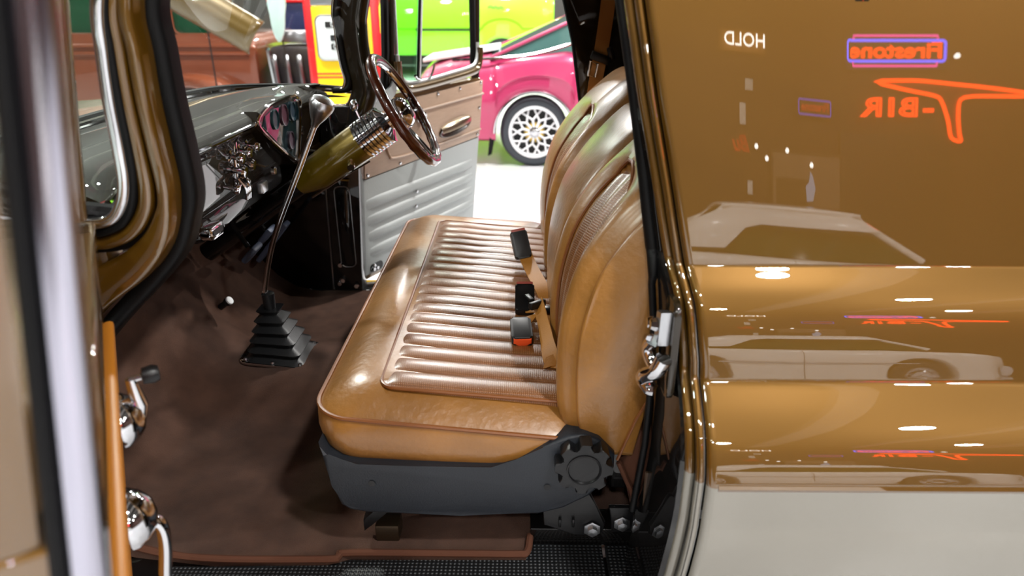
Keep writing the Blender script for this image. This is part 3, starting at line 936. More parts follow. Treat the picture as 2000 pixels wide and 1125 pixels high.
for bz, by in ((0.975, 1.09), (0.985, 1.062), (0.858, 1.06), (0.848, 1.085)):
    B().lathe([(0.0, 0.012), (0.009, 0.012), (0.012, 0.006), (0.013, 0), (0, 0)], (0.24, by, bz), (-1, 0, 0), 8, caps=False).build('bolt', CHROME, st)
B().tube(crom([(0.262, 1.13, 0.62), (0.262, 1.12, 0.53), (0.266, 1.11, 0.46), (0.28, 1.09, 0.4)], 6), 0.004, 6).build('jamb_cable', mat('brown_cable', (60, 44, 30), rough=0.5), TK)

# front pillar around the wrap-around windscreen (near side)
UP = 1.83


def ap(path, top_dx=0.03):
    p = [(path[0][0] + 0.11, path[0][1] + 0.06, UP)] + [(path[0][0] + 0.035, path[0][1] + 0.02, 1.62)] + path
    return crom(p, 6)


CH = [(-0.606, 1.06, 1.5), (-0.616, 1.06, 1.43), (-0.622, 1.06, 1.357), (-0.624, 1.06, 1.278), (-0.628, 1.06, 1.229), (-0.64, 1.06, 1.196), (-0.661, 1.06, 1.172), (-0.695, 1.06, 1.164), (-0.76, 1.06, 1.166), (-0.9, 1.09, 1.175)]
RB = [(-0.6, 1.065, 1.5), (-0.607, 1.065, 1.43), (-0.611, 1.065, 1.356), (-0.612, 1.065, 1.286), (-0.616, 1.065, 1.237), (-0.628, 1.065, 1.194), (-0.65, 1.065, 1.163), (-0.676, 1.065, 1.15), (-0.704, 1.065, 1.146), (-0.78, 1.065, 1.148), (-0.9, 1.095, 1.155)]
G1 = [(-0.596, 1.075, 1.5), (-0.602, 1.075, 1.429), (-0.605, 1.075, 1.355), (-0.604, 1.075, 1.284), (-0.604, 1.075, 1.217), (-0.616, 1.075, 1.178), (-0.644, 1.075, 1.145), (-0.683, 1.075, 1.128), (-0.715, 1.075, 1.126), (-0.8, 1.075, 1.125)]
GR = [(-0.592, 1.085, 1.5), (-0.596, 1.085, 1.429), (-0.598, 1.085, 1.353), (-0.595, 1.085, 1.282), (-0.597, 1.085, 1.215), (-0.606, 1.085, 1.176), (-0.637, 1.085, 1.133), (-0.674, 1.085, 1.115), (-0.724, 1.085, 1.11), (-0.8, 1.085, 1.11)]
G2 = [(-0.577, 1.08, 1.5), (-0.579, 1.08, 1.429), (-0.581, 1.08, 1.354), (-0.579, 1.08, 1.283), (-0.577, 1.08, 1.216), (-0.586, 1.08, 1.173), (-0.613, 1.08, 1.123), (-0.662, 1.08, 1.078), (-0.742, 1.08, 1.03), (-0.82, 1.08, 0.97)]
BL = [(-0.565, 1.13, 1.5), (-0.566, 1.13, 1.427), (-0.566, 1.13, 1.35), (-0.562, 1.13, 1.268), (-0.562, 1.13, 1.199), (-0.575, 1.13, 1.155), (-0.6, 1.13, 1.1), (-0.66, 1.13, 1.035), (-0.745, 1.13, 0.955), (-0.83, 1.13, 0.86), (-0.93, 1.13, 0.7), (-1.02, 1.13, 0.36)]


def halfround(hw, h, back=0.02):
    return [(hw * math.cos(PI * k / 8), h * math.sin(PI * k / 8)) for k in range(9)] + [(-hw, -back), (hw, -back)]


def band(nm, m, path, hw, h, back=0.02):
    b = B()
    sweep(b, ap(path), (lambda t: halfround(hw(t) if callable(hw) else hw, h, back)))
    return b.build(nm, m, TK, angle=50)


band('windscreen_chrome_trim', CHROME, CH, 0.010, 0.012)
band('windscreen_rubber', RUBBER, RB, 0.007, 0.008)
band('front_pillar_ridge', GOLD, G1, 0.012, 0.011, 0.03)
band('front_pillar_groove', RUBBER, GR, 0.006, 0.001, 0.02)
band('front_pillar_ridge', GOLD, G2, lambda t: 0.011 if t < 0.6 else 0.011 + 0.03 * (t - 0.6) / 0.4, 0.012, 0.045)
band('front_door_seal', RUBBER, BL, 0.016, 0.016, 0.03)
# cowl side below the windscreen corner
B().prism([(-0.70, 1.118), (-0.7, 1.09), (-0.76, 1.0), (-0.86, 0.9), (-0.98, 0.7), (-1.06, 0.34), (-1.6, 0.34), (-1.6, 1.12)], lambda a, b_, d: (a, 1.085 + d, b_), 0, 0.05, 0.004).build('cowl_side', GOLD, TK, angle=30)
B().prism([(-0.86, 0.86), (-1.04, 0.345), (-1.5, 0.345), (-1.5, 1.1), (-0.74, 1.02)], lambda a, b_, d: (a, 1.15 + d, b_), 0, 0.03, 0.004).build('kick_panel', BLACKGLOSS, TK, angle=30)

# windscreen base path, near corner round to far corner
WB = [(-0.655, 1.075, 1.175), (-0.80, 1.10, 1.185), (-0.98, 1.19, 1.2), (-1.09, 1.31, 1.204), (-1.14, 1.53, 1.205), (-1.165, 1.9, 1.206), (-1.141, 2.278, 1.205), (-1.086, 2.5, 1.205), (-0.979, 2.62, 1.2), (-0.815, 2.70, 1.19), (-0.70, 2.735, 1.178), (-0.655, 2.745, 1.17)]
WBs = crom(WB, 5)
WTs = []
for p in WBs:
    k = (p.x + 0.655) / (-1.165 + 0.655)
    k = max(0.0, min(1.0, k))
    WTs.append(Vector((-0.53 - 0.22 * k + 0.0, 1.9 + (p.y - 1.9) * 0.93, 1.80)))
b = B()
b.grid([[a.lerp(c, t) for t in (0, 0.25, 0.5, 0.75, 1)] for a, c in zip(WBs, WTs)])
b.build('windscreen', GLASS, TK, angle=80)
b = B()
b.tube([p + Vector((0.012, 0, 0.004)) for p in WBs], 0.011, 8)
b.build('windscreen_gasket', RUBBER, TK)
b = B()
b.tube([p + Vector((0.03, 0, -0.004)) for p in WBs[12:]], 0.009, 8)
b.build('windscreen_inner_trim', CHROME, TK)
B().tube([p + Vector((0.0, 0.0, 0.0)) for p in WTs], 0.02, 8).build('windscreen_header', DARKBROWN, TK)
# cowl and hood ahead of the windscreen
rows = [[(p.x - 0.9 * t - 0.01, 1.9 + (p.y - 1.9) * (1.0 if p.x > -0.9 else 1.0), p.z - 0.02 - 0.05 * t * t) for t in (0, 0.3, 0.7, 1.0)] for p in WBs]
b = B()
b.grid(rows)
b.build('cowl', GOLD, TK, angle=60)

# roof, back wall, far side shell
rows = []
for i in range(21):
    a = -1 + 2 * i / 20
    y = 1.9 + 0.72 * a
    z = 1.80 + 0.10 * (1 - abs(a) ** 3)
    rows.append([(x, y, z + dz) for x, dz in ((-0.78, -0.03), (-0.66, 0.02), (0.0, 0.05), (0.6, 0.05), (BODYX, 0.04))])
b = B()
b.grid(rows)
ro = b.build('roof', GOLD, TK, angle=60)
ro.modifiers.new('thickness', 'SOLIDIFY').thickness = 0.03
B().box((0.53, 1.92, 1.06), (0.03, 1.54, 1.46), 0.005).build('cab_back_wall', DARKBROWN, TK)
B().box((1.55, 2.74, 1.05), (2.1, 0.03, 1.5), 0.005).build('far_body_side', GOLD, TK)
# far rear pillar, leaning like the near one
FB = [(0.10, 1.84), (0.168, 1.5), (0.205, 1.357), (0.235, 1.17), (0.262, 1.0), (0.27, 0.7), (0.26, 0.34)]
B().prism(FB + [(0.52, 0.34), (0.52, 1.84)], lambda a, b_, d: (a, 2.68 + d, b_), 0, 0.07, 0.008).build('far_rear_pillar', DARKBROWN, TK, angle=30)
B().tube([(x - 0.004, 2.69, z) for x, z in FB], 0.008, 6).build('far_rear_seal', RUBBER, TK)
B().box((0.46, 2.66, 1.15), (0.012, 0.03, 1.2), 0.003).build('pillar_trim_panel', mat('tan_trim_panel', (96, 68, 24), rough=0.45), TK)

# far front pillar of the windscreen
FA = [(-0.52, 1.82), (-0.605, 1.5), (-0.622, 1.4), (-0.615, 1.28), (-0.60, 1.2), (-0.605, 1.15), (-0.64, 1.09), (-0.72, 1.05)]
b = B()
sweep(b, crom([(x, 2.735, z) for x, z in FA], 5), [(0.052 * math.cos(PI * 2 * k / 12), 0.03 * math.sin(PI * 2 * k / 12)) for k in range(12)])
b.build('far_front_pillar', DARKBROWN, TK, angle=60)
FG = [(-0.575, 1.82), (-0.668, 1.5), (-0.672, 1.4), (-0.664, 1.28), (-0.652, 1.215), (-0.668, 1.182), (-0.72, 1.178)]
b = B()
sweep(b, crom([(x, 2.722, z) for x, z in FG], 5), halfround(0.012, 0.012, 0.02))
b.build('far_windscreen_rubber', RUBBER, TK)
b = B()
sweep(b, crom([(x - 0.016, 2.722, z + 0.004) for x, z in FG], 5), halfround(0.006, 0.01, 0.02))
b.build('far_windscreen_trim', CHROME, TK)
# far hinge pillar
hp = B().prism([(-0.79, 0.35), (-0.668, 0.35), (-0.64, 0.86), (-0.62, 1.12), (-0.78, 1.12), (-0.775, 0.88)], lambda a, b_, d: (a, 2.69 + d, b_), 0, 0.09, 0.006).build('far_hinge_pillar', BLACKGLOSS, TK, angle=30)
B().tube([(x, 2.686, z) for x, z in ((-0.79, 0.36), (-0.776, 0.87), (-0.66, 0.95), (-0.6, 1.03))], 0.003, 5).build('seal_edge', SATIN, hp)
B().prism(rrect(-0.742, -0.69, 0.47, 0.8, 0.02), lambda a, b_, d: (a, 2.684 + d, b_), 0, 0.01, 0.003).build('access_panel', BLACKGLOSS, hp)
B().tube([(x, 2.683, z) for x, z in rrect(-0.745, -0.683, 0.462, 0.808, 0.022)], 0.0018, 5, closed=True).build('panel_outline', SATIN, hp)
B().tube([(-0.75, 2.68, 0.838), (-0.68, 2.68, 0.834)], 0.004, 6).build('brass_strap', mat('brass', (170, 130, 60), metal=1, rough=0.3), hp)
for x, z in ((-0.757, 0.84), (-0.75, 0.47), (-0.745, 0.4), (-0.69, 0.375), (-0.76, 0.385)):
    B().lathe([(0.0, 0.012), (0.009, 0.012), (0.012, 0.004), (0.012, 0), (0, 0)], (x, 2.688, z), (0, -1, 0), 8, caps=False).build('bolt', CHROME, hp)
B().prism([(-1.5, 0.35), (-0.79, 0.35), (-0.775, 0.9), (-0.72, 1.08), (-1.5, 1.1)], lambda a, b_, d: (a, 2.70 + d, b_), 0, 0.03, 0.004).build('far_kick_panel', BLACKGLOSS, TK, angle=30)
B().box((-0.2, 2.76, 0.31), (1.4, 0.12, 0.08), 0.01).build('far_sill', BLACKGLOSS, TK)

# ---- floor carpet with toe board and tunnel


def floor_z(x, y):
    t = smo([(-1.5, 1.0), (-1.42, 0.80), (-1.33, 0.56), (-1.22, 0.34), (-1.1, 0.17), (-1.0, 0.06), (-0.9, 0.0)], x)
    t = lin([(-1.5, 0.95), (-1.42, 0.74), (-1.33, 0.54), (-1.22, 0.33), (-1.12, 0.18), (-1.03, 0.075), (-0.95, 0.02), (-0.86, 0.0)], x)
    hump = 0.075 * math.exp(-((y - 1.97) / 0.2) ** 4) * lin([(-0.6, 1), (-0.25, 0.35), (0.3, 0.2)], x)
    kick = 0.10 * max(0.0, (1.42 - y) / 0.27) ** 2 * lin([(-1.2, 1.0), (-0.85, 0.4), (-0.6, 0.0)], x)
    return min(0.345 + t + hump + kick, 1.0 + 0.1 * (x + 1.4))


def near_edge(x):
    return lin([(-1.5, 1.16), (-0.43, 1.165), (-0.40, 1.172), (-0.38, 1.186), (0.02, 1.184), (0.024, 1.2), (0.03, 1.24), (0.5, 1.245)], x)


rows = []
xs = [-1.5 + 0.025 * i for i in range(44)] + [-0.42, -0.41, -0.4, -0.39, -0.38, -0.3, -0.2, -0.1, 0.0, 0.02, 0.024, 0.03, 0.1, 0.2, 0.28]
for x in sorted(set(round(v, 4) for v in xs)):
    ye = near_edge(x)
    rows.append([(x, ye, floor_z(x, ye) - 0.03), (x, ye, floor_z(x, ye))] + [(x, ye + (2.70 - ye) * k / 40, floor_z(x, ye + (2.70 - ye) * k / 40) + 0.0025 * math.sin(31 * x + 7 * k) * math.sin(17 * x)) for k in range(1, 41)])
b = B()
b.grid(rows)
b.build('floor_carpet', CARPET, TK, angle=60)
b = B()
b.tube(crom([(-1.4, 1.16, 0.98), (-1.2, 1.162, 0.79), (-1.0, 1.162, 0.47), (-0.86, 1.162, 0.39), (-0.7, 1.162, 0.353), (-0.43, 1.164, 0.35), (-0.4, 1.172, 0.35), (-0.375, 1.184, 0.35), (-0.1, 1.184, 0.35), (0.0, 1.184, 0.35), (0.022, 1.19, 0.35), (0.03, 1.24, 0.352)], 5), 0.0085, 8)
b.build('carpet_binding', CARPETEDGE, TK)
# raised carpeted box behind the seat
B().prism([(0.222, 0.56), (0.285, 0.43), (0.45, 0.43), (0.45, 0.70), (0.26, 0.66)], lambda a, b_, d: (a, 1.215 + d, b_), 0, 1.4, 0.012, 3).build('rear_carpet', CARPETEDGE, TK)
B().tube([(0.217, 1.208, 0.585), (0.245, 1.208, 0.52), (0.286, 1.208, 0.425)], 0.006, 6).build('rear_carpet_binding', CARPETEDGE, TK)

# ---- sill with rubber grid plates
sl = B().box((-0.35, 1.13, 0.285), (1.75, 0.16, 0.07), 0.006).build('sill', BLACKGLOSS, TK)
B().prism([(-0.78, 1.158), (-0.425, 1.162), (-0.395, 1.178), (-0.378, 1.182), (0.02, 1.182), (0.026, 1.236), (0.196, 1.236), (0.196, 1.06), (-0.78, 1.06)], lambda a, b_, d: (a, b_, 0.318 + d), 0, 0.014, 0.002).build('sill_plate', SILLMAT, sl, angle=30)
B().prism([(0.204, 1.236), (0.262, 1.236), (0.262, 1.07), (0.204, 1.07)], lambda a, b_, d: (a, b_, 0.316 + d), 0, 0.014, 0.002).build('sill_plate', SILLMAT, sl, angle=30)
B().box((0.16, 1.27, 0.352), (0.26, 0.07, 0.05), 0.004).build('seat_riser', BLACKGLOSS, sl)
B().tube([(0.272, 1.09, 0.4), (0.272, 1.075, 0.28)], 0.004, 6).build('sill_trim', CHROME, sl)

# ---- dashboard
DS = [(-1.13, 1.195), (-1.0, 1.208), (-0.9, 1.204), (-0.83, 1.19), (-0.795, 1.172), (-0.785, 1.155), (-0.79, 1.143), (-0.803, 1.136), (-0.816, 1.126), (-0.822, 1.10), (-0.831, 1.05), (-0.842, 0.99), (-0.846, 0.968), (-0.856, 0.955), (-0.9, 0.955), (-1.13, 1.0)]
rows = []
for i in range(41):
    y = 1.16 + (2.70 - 1.16) * i / 40
    e = max(0.0, (abs(y - 1.93) - 0.55) / 0.22)
    sh = 0.10 * min(1.0, e) ** 2
    fx = lin([(1.1, -0.86), (1.2, -1.0), (1.32, -1.08), (1.55, -1.13), (2.3, -1.13), (2.5, -1.07), (2.62, -0.98), (2.7, -0.86)], y)
    row = []
    for x, z in DS:
        k = max(0.0, min(1.0, (-0.79 - x) / 0.34))
        xx = -0.79 - k * (-0.79 - fx) if x < -0.88 else x
        row.append((xx + sh * 0.55, y, z))
    rows.append(row)
b = B()
b.loft(rows)
DB = b.build('dashboard', DARKBROWN, TK, angle=42)
sweep_pts = [(-0.786 + 0.055 * min(1.0, max(0.0, (abs(y - 1.93) - 0.55) / 0.22)) ** 2, y, 1.158) for y in [1.2 + 0.9 * k / 12 for k in range(13)]]
B().tube(sweep_pts, 0.0065, 8).build('dash_chrome_strip', CHROME, DB)
# fan-shaped gauge pod
pod = [(2.05, 1.155), (2.09, 1.19), (2.2, 1.205), (2.4, 1.205), (2.485, 1.19), (2.5, 1.15), (2.42, 0.99), (2.385, 0.965), (2.35, 0.978), (2.2, 1.06)]
pf = lambda a, b_, d: (-0.815 + d, a, b_)
po = B().prism(pod, pf, -0.06, 0.035, 0.012, 3).build('gauge_pod', DARKBROWN, DB, angle=30)
pin = [(2.28 + (a - 2.28) * 0.82, 1.105 + (z - 1.105) * 0.8) for a, z in pod]
B().prism(pin, pf, 0.03, 0.038, 0.002).build('gauge_glass', GAUGE, DB, angle=30)
B().tube(crom([pf(a, z, 0.036) for a, z in [(2.28 + (a - 2.28) * 0.93, 1.105 + (z - 1.105) * 0.92) for a, z in pod]], 3, True), 0.005, 6, closed=True).build('pod_trim', CHROME, DB)
for k, (gy, gz, gr) in enumerate(((2.2, 1.15, 0.032), (2.29, 1.15, 0.035), (2.38, 1.15, 0.032), (2.33, 1.06, 0.03))):
    B().lathe([(gr, 0), (gr, 0.006), (gr * 0.9, 0.007), (gr * 0.88, 0.002), (0.0, 0.002)], pf(gy, gz, 0.038), (1, 0, 0), 20, caps=False).build('gauge', mat('gauge_face_%d' % k, [(30, 60, 66), (70, 40, 52), (26, 54, 66), (56, 44, 56)][k], rough=0.3), DB)
# switches, vents, ash tray seams on the face
for (ky, kz, kr) in ((1.93, 1.09, 0.016), (1.99, 1.095, 0.016), (1.96, 1.045, 0.02), (2.03, 1.05, 0.018), (1.93, 1.0, 0.015), (2.0, 1.0, 0.018), (2.05, 1.1, 0.014)):
    B().lathe([(kr * 1.2, 0), (kr * 1.2, 0.004), (kr * 0.5, 0.008), (kr * 0.45, 0.022), (kr, 0.026), (kr * 1.05, 0.036), (kr * 0.8, 0.042), (0, 0.043)], (-0.822 - 0.27 * (1.10 - kz), ky, kz), (1, 0.0, -0.2), 16, caps=False).build('control_knob', CHROME, DB)
B().box((-0.832, 1.975, 1.06), (0.03, 0.035, 0.14), 0.01).build('radio_bezel', CHROME, DB)
for dy in (-0.012, 0.0, 0.012):
    B().tube(crom([(-0.815, 1.96 + dy, 1.02), (-0.80, 1.965 + dy, 0.99), (-0.805, 1.97 + dy, 0.955)], 4), 0.0045, 6).build('cable', CHROME, DB)
B().box((-0.8, 2.08, 0.962), (0.02, 0.05, 0.035), 0.005).build('switch_plate', SATIN, DB)
B().lathe([(0.014, 0), (0.014, 0.01), (0.008, 0.014), (0, 0.014)], (-0.806, 2.2, 0.985), (1, 0, 0), 14, caps=False).build('ignition', CHROME, DB)
B().lathe([(0.012, 0), (0.012, 0.02), (0.018, 0.03), (0.016, 0.042), (0, 0.044)], (-0.83, 2.52, 1.06), (1, 0, 0), 14, caps=False).build('light_knob', CHROME, DB)
for py in (1.53, 1.545):
    B().tube([(-0.8215, py, 1.10), (-0.8305, py, 1.05), (-0.841, py, 0.99), (-0.8455, py, 0.968)], 0.0022, 5).build('glovebox_seam', DARK, DB)
B().tube([(-0.8235, 1.58, 1.09), (-0.8235, 1.66, 1.09), (-0.8305, 1.665, 1.05), (-0.841, 1.665, 0.99), (-0.8455, 1.66, 0.968)], 0.0018, 5).build('ash_tray_seam', DARK, DB)
# chrome slider switch hung under the dash
sw = B().prism(rrect(1.68, 1.77, 0.918, 0.952, 0.014), lambda a, b_, d: (-0.83 + d, a, b_), 0, 0.03, 0.005).build('hanging_switch', CHROME, DB)
B().prism(rrect(1.695, 1.755, 0.928, 0.942, 0.006), lambda a, b_, d: (-0.80 + d, a, b_), 0, 0.003).build('switch_slot', DARK, DB, False)
# under-dash black box
B().box((-0.98, 2.1, 0.92), (0.24, 0.7, 0.08), 0.02).build('under_dash_panel', BLACKGLOSS, DB)

# ---- steering
CA = math.radians(34)
ax = Vector((math.cos(CA), 0, math.sin(CA)))
hub = Vector((-0.405, 2.3, 1.145))


def colp(d):
    return hub + ax * d


SC = B().tube([colp(-0.86), colp(-0.4), colp(-0.36)], 0.034, 20).build('steering_column', BLACKGLOSS, TK)
B().lathe([(0.034, -0.42), (0.055, -0.36), (0.062, -0.33), (0.064, -0.15), (0.064, -0.145)], hub, ax, 28).build('column_shroud', mat('olive_gold_gloss', (112, 92, 8), metal=0.4, rough=0.3, coat=1.0, coat_ior=1.7), SC)
cp = []
for k in range(7):
    h = -0.145 + 0.0145 * k
    cp += [(0.058, h), (0.066, h + 0.002), (0.066, h + 0.0105), (0.058, h + 0.0125)]
B().lathe(cp + [(0.03, -0.03), (0.03, 0.0)], hub, ax, 32).build('billet_collar', CHROME, SC)
B().lathe([(0.0, 0.02), (0.012, 0.02), (0.014, 0.008), (0.014, 0), (0, 0)], colp(-0.22) + Vector((0.028, -0.05, -0.028)), (0.2, -0.9, -0.3), 12, caps=False).build('column_button', CHROME, SC)
lv = B().tube([colp(-0.12), colp(-0.12) + Vector((-0.03, -0.02, 0.09))], 0.005, 8).build('turn_lever', CHROME, SC)
B().ball(colp(-0.12) + Vector((-0.034, -0.022, 0.105)), 0.014, (1, 1, 1.4), 12).build('lever_knob', CHROME, SC)
B().tube([colp(-0.4) + Vector((0.03, -0.03, -0.045)), colp(-0.25) + Vector((0.03, -0.045, -0.05)), colp(-0.15) + Vector((0.035, -0.05, -0.055))], 0.003, 6).build('column_rod', CHROME, SC)
# wheel
WA = math.radians(30)
wax = Vector((math.cos(WA), 0, math.sin(WA)))
wu = Vector((-math.sin(WA), 0, math.cos(WA)))
wv = Vector((0, 1, 0))
RW = 0.188
wc = hub + wax * 0.035


def rimp(a, r=RW, d=0.0):
    return wc + (wu * math.cos(a) + wv * math.sin(a)) * r + wax * d


SW = B().tube([rimp(2 * PI * k / 72) for k in range(72)], [0.0165 + 0.0012 * math.cos(2 * PI * k / 72 * 24) * (1 if 20 < k < 52 else 0) for k in range(72)], 12, closed=True).build('steering_wheel', WOOD, TK)
B().tube([rimp(2 * PI * k / 64, RW - 0.016) for k in range(64)], 0.007, 8, closed=True).build('inner_ring', CHROME, SW)
for a0 in (PI / 2, -PI / 2, PI):
    for da in (-0.13, 0.13):
        b = B()
        b.tube(crom([hub + wax * 0.008 + (rimp(a0 + da * 2.2, 0.035) - wc), rimp(a0 + da * 0.9, 0.1, -0.012), rimp(a0 + da, RW - 0.01)], 5), 0.008, 8, flat=0.5)
        b.build('spoke', CHROME, SW)
B().lathe([(0.052, -0.03), (0.055, -0.012), (0.052, 0.0), (0.042, 0.012), (0.03, 0.02), (0.0, 0.022)], wc, wax, 28).build('horn_button', CHROME, SW)

# ---- gear shifter on the tunnel
GS = B().prism(rrect(-0.895, -0.675, 1.9, 2.09, 0.03), lambda a, b_, d: (a, b_, 0.418 + d - (a + 0.78) * 0.12), 0, 0.008, 0.002).build('gear_shifter', CHROME, TK)
gc = Vector((-0.78, 1.995, 0.425))
rows = []
for k in range(11):
    t = k / 10
    hw = 0.088 * (1 - t) + 0.026 * t + (0.010 if k % 2 == 0 else -0.008)
    hd = 0.082 * (1 - t) + 0.026 * t + (0.010 if k % 2 == 0 else -0.008)
    z = 0.17 * t
    rows.append([gc + Vector((px - 0.012 * t, py - 0.02 * t, z - px * 0.12 * (1 - t))) for px, py in rrect(-hw, hw, -hd, hd, min(hw, hd) * 0.3, 3)])
b = B()
b.loft(rows)
b.build('boot', BOOTRUB, GS, angle=25)
gb = gc + Vector((-0.012, -0.02, 0.17))
lever = crom([gb + Vector((0, 0, -0.03)), gb + Vector((-0.006, -0.002, 0.03)), gb + Vector((0.0, -0.003, 0.09)), gb + Vector((0.05, -0.01, 0.24)), gb + Vector((0.16, -0.03, 0.46)), gb + Vector((0.225, -0.045, 0.59))], 6)
B().tube(lever, 0.0085, 12).build('lever', CHROME, GS)
B().lathe([(0.017, -0.03), (0.02, 0.05), (0.013, 0.055)], gb, (0, 0, 1), 14).build('boot_collar', BOOTRUB, GS)
kb = lever[-1]
kx = (lever[-1] - lever[-3]).normalized()
B().lathe([(0.01, -0.012), (0.0125, 0.0), (0.022, 0.018), (0.033, 0.045), (0.035, 0.058), (0.03, 0.07), (0.016, 0.077), (0.0, 0.078)], kb, kx, 24).build('shift_knob', SATIN, GS)
for a, b_ in ((-0.872, 1.918), (-0.785, 1.912), (-0.70, 1.918), (-0.698, 2.07)):
    B().lathe([(0.0, 0.007), (0.006, 0.006), (0.008, 0.0), (0, 0)], (a, b_, 0.428 - (a + 0.78) * 0.12), (0, 0, 1), 10, caps=False).build('screw', SATIN, GS)

# ---- pedals
for nm, py, px, pz, rot in (('clutch_pedal', 2.2, -0.915, 0.70, 0.5), ('brake_pedal', 2.4, -0.93, 0.70, 0.5)):
    pd = B().box((px, py, pz), (0.022, 0.075, 0.07), 0.008, M=Matrix.Rotation(0.75, 4, 'Y')).build(nm, BLUEGREYPAD, TK)
    B().tube([(px - 0.01, py, pz + 0.02), (px - 0.06, py + 0.01, pz + 0.1), (px - 0.1, py + 0.02, pz + 0.24)], 0.009, 8).build('pedal_arm', BLACKGLOSS, pd)
pd = B().box((-0.97, 2.55, 0.62), (0.02, 0.06, 0.2), 0.006, M=Matrix.Rotation(0.7, 4, 'Y')).build('throttle_pedal', BLUEGREYPAD, TK)
B().tube([(-0.98, 2.55, 0.65), (-1.08, 2.55, 0.72)], 0.008, 6).build('pedal_arm', BLACKGLOSS, pd)
ds = B().lathe([(0.011, 0.0), (0.011, 0.03), (0.015, 0.034), (0.015, 0.045)], (-1.02, 2.12, 0.53), (0.75, -0.1, 0.55), 14).build('dimmer_switch', DARK, TK)
B().lathe([(0.0145, 0.045), (0.014, 0.05), (0.0, 0.052)], (-1.02, 2.12, 0.53), (0.75, -0.1, 0.55), 14, caps=False).build('switch_button', WHITE, ds)

# ------------------------------------------------------------------ driver door (far, open)
DA = math.radians(62)
DH = Vector((-0.655, 2.80, 0))
DE = Vector((math.cos(DA), math.sin(DA), 0))
DN = Vector((math.sin(DA), -math.cos(DA), 0))


def dd(a, b_, d):
    """door plane: a from the hinge, b_ height, d proud of the inner face"""
    return DH + DE * a + DN * d + Vector((0, 0, b_))


DD = B().prism([(-0.05, 0.36), (0.86, 0.36), (0.92, 0.7), (0.985, 1.13), (0.06, 1.13), (0.0, 1.0)], dd, -0.085, -0.004, 0.01).build('driver_door', GOLD, TK, angle=30)
# upper window frame as a ring of bars
FRM = [(0.262, 1.13), (0.285, 1.3), (0.305, 1.55), (0.34, 1.78), (0.9, 1.83), (1.0, 1.6), (0.988, 1.35), (0.975, 1.14)]
b = B()
b.tube([dd(a, z, -0.04) for a, z in [(0.27, 1.12), (0.285, 1.3), (0.305, 1.55), (0.34, 1.78), (0.4, 1.82)]], 0.03, 10)
b.build('front_frame', DARKBROWN, DD)
B().tube([dd(a - 0.035, z, -0.03) for a, z in [(0.255, 1.14), (0.285, 1.3), (0.305, 1.55), (0.34, 1.8)]], 0.017, 8).build('front_seal', RUBBER, DD)
B().tube([dd(a, z, -0.04) for a, z in [(0.4, 1.82), (0.93, 1.83)]], 0.03, 10).build('top_frame', DARKBROWN, DD)
B().tube([dd(a, z, -0.04) for a, z in [(0.985, 1.12), (0.995, 1.3), (1.005, 1.55), (0.93, 1.83)]], 0.022, 10).build('rear_frame', DARKBROWN, DD)
B().tube([dd(a - 0.035, z, -0.03) for a, z in [(0.985, 1.2), (0.99, 1.3), (0.99, 1.55), (0.92, 1.8)]], 0.016, 8).build('window_channel', RUBBER, DD)
B().tube([dd(a + 0.028, z, -0.05) for a, z in [(0.975, 1.17), (0.985, 1.3), (0.99, 1.55), (0.93, 1.83)]], 0.009, 8).build('rear_edge_trim', BRIGHT, DD)
# window sill moulding with rounded corners
WS = [(0.285, 1.26), (0.29, 1.2), (0.318, 1.155), (0.37, 1.138), (0.5, 1.14), (0.7, 1.152), (0.88, 1.166), (0.945, 1.185), (0.965, 1.23), (0.968, 1.28)]
b = B()
b.tube(crom([dd(a, z, 0.0) for a, z in WS], 5), 0.02, 10)
b.build('window_sill', mat('bronze_gloss', (92, 70, 30), metal=0.5, rough=0.25, coat=1.0, coat_ior=1.8), DD)
b = B()
b.tube(crom([dd(a + 0.012 * (1 if a < 0.6 else -1), z + 0.024, -0.004) for a, z in WS], 5), 0.008, 8)
b.build('sill_chrome', BRIGHT, DD)
B().tube([dd(0.46, 1.16, -0.02), dd(0.53, 1.56, -0.03), dd(0.56, 1.8, -0.04)], 0.011, 8).build('vent_bar', BRIGHT, DD)
B().tube([dd(0.448, 1.17, -0.014), dd(0.515, 1.55, -0.024), dd(0.545, 1.79, -0.034)], 0.006, 8).build('vent_seal', RUBBER, DD)
B().tube([dd(0.305, 1.17, -0.015), dd(0.325, 1.5, -0.025), dd(0.35, 1.76, -0.035)], 0.008, 8).build('vent_edge', BRIGHT, DD)
B().prism([(0.31, 1.16), (0.455, 1.16), (0.53, 1.6), (0.56, 1.8), (0.36, 1.78), (0.325, 1.5)], dd, -0.034, -0.03).build('vent_glass', TINTGLASS, DD, False)
B().prism([(0.47, 1.16), (0.97, 1.17), (0.985, 1.55), (0.93, 1.8), (0.57, 1.8)], dd, -0.05, -0.046).build('door_glass', GLASS, DD, False)
vl = B().tube([dd(0.44, 1.172, 0.006), dd(0.40, 1.182, 0.014), dd(0.39, 1.192, 0.016)], 0.007, 8).build('vent_latch', CHROME, DD)
B().tube(crom([dd(0.515, 1.165, 0.0), dd(0.525, 1.19, 0.012), dd(0.545, 1.225, 0.014)], 4), 0.005, 8).build('vent_stay', CHROME, DD)
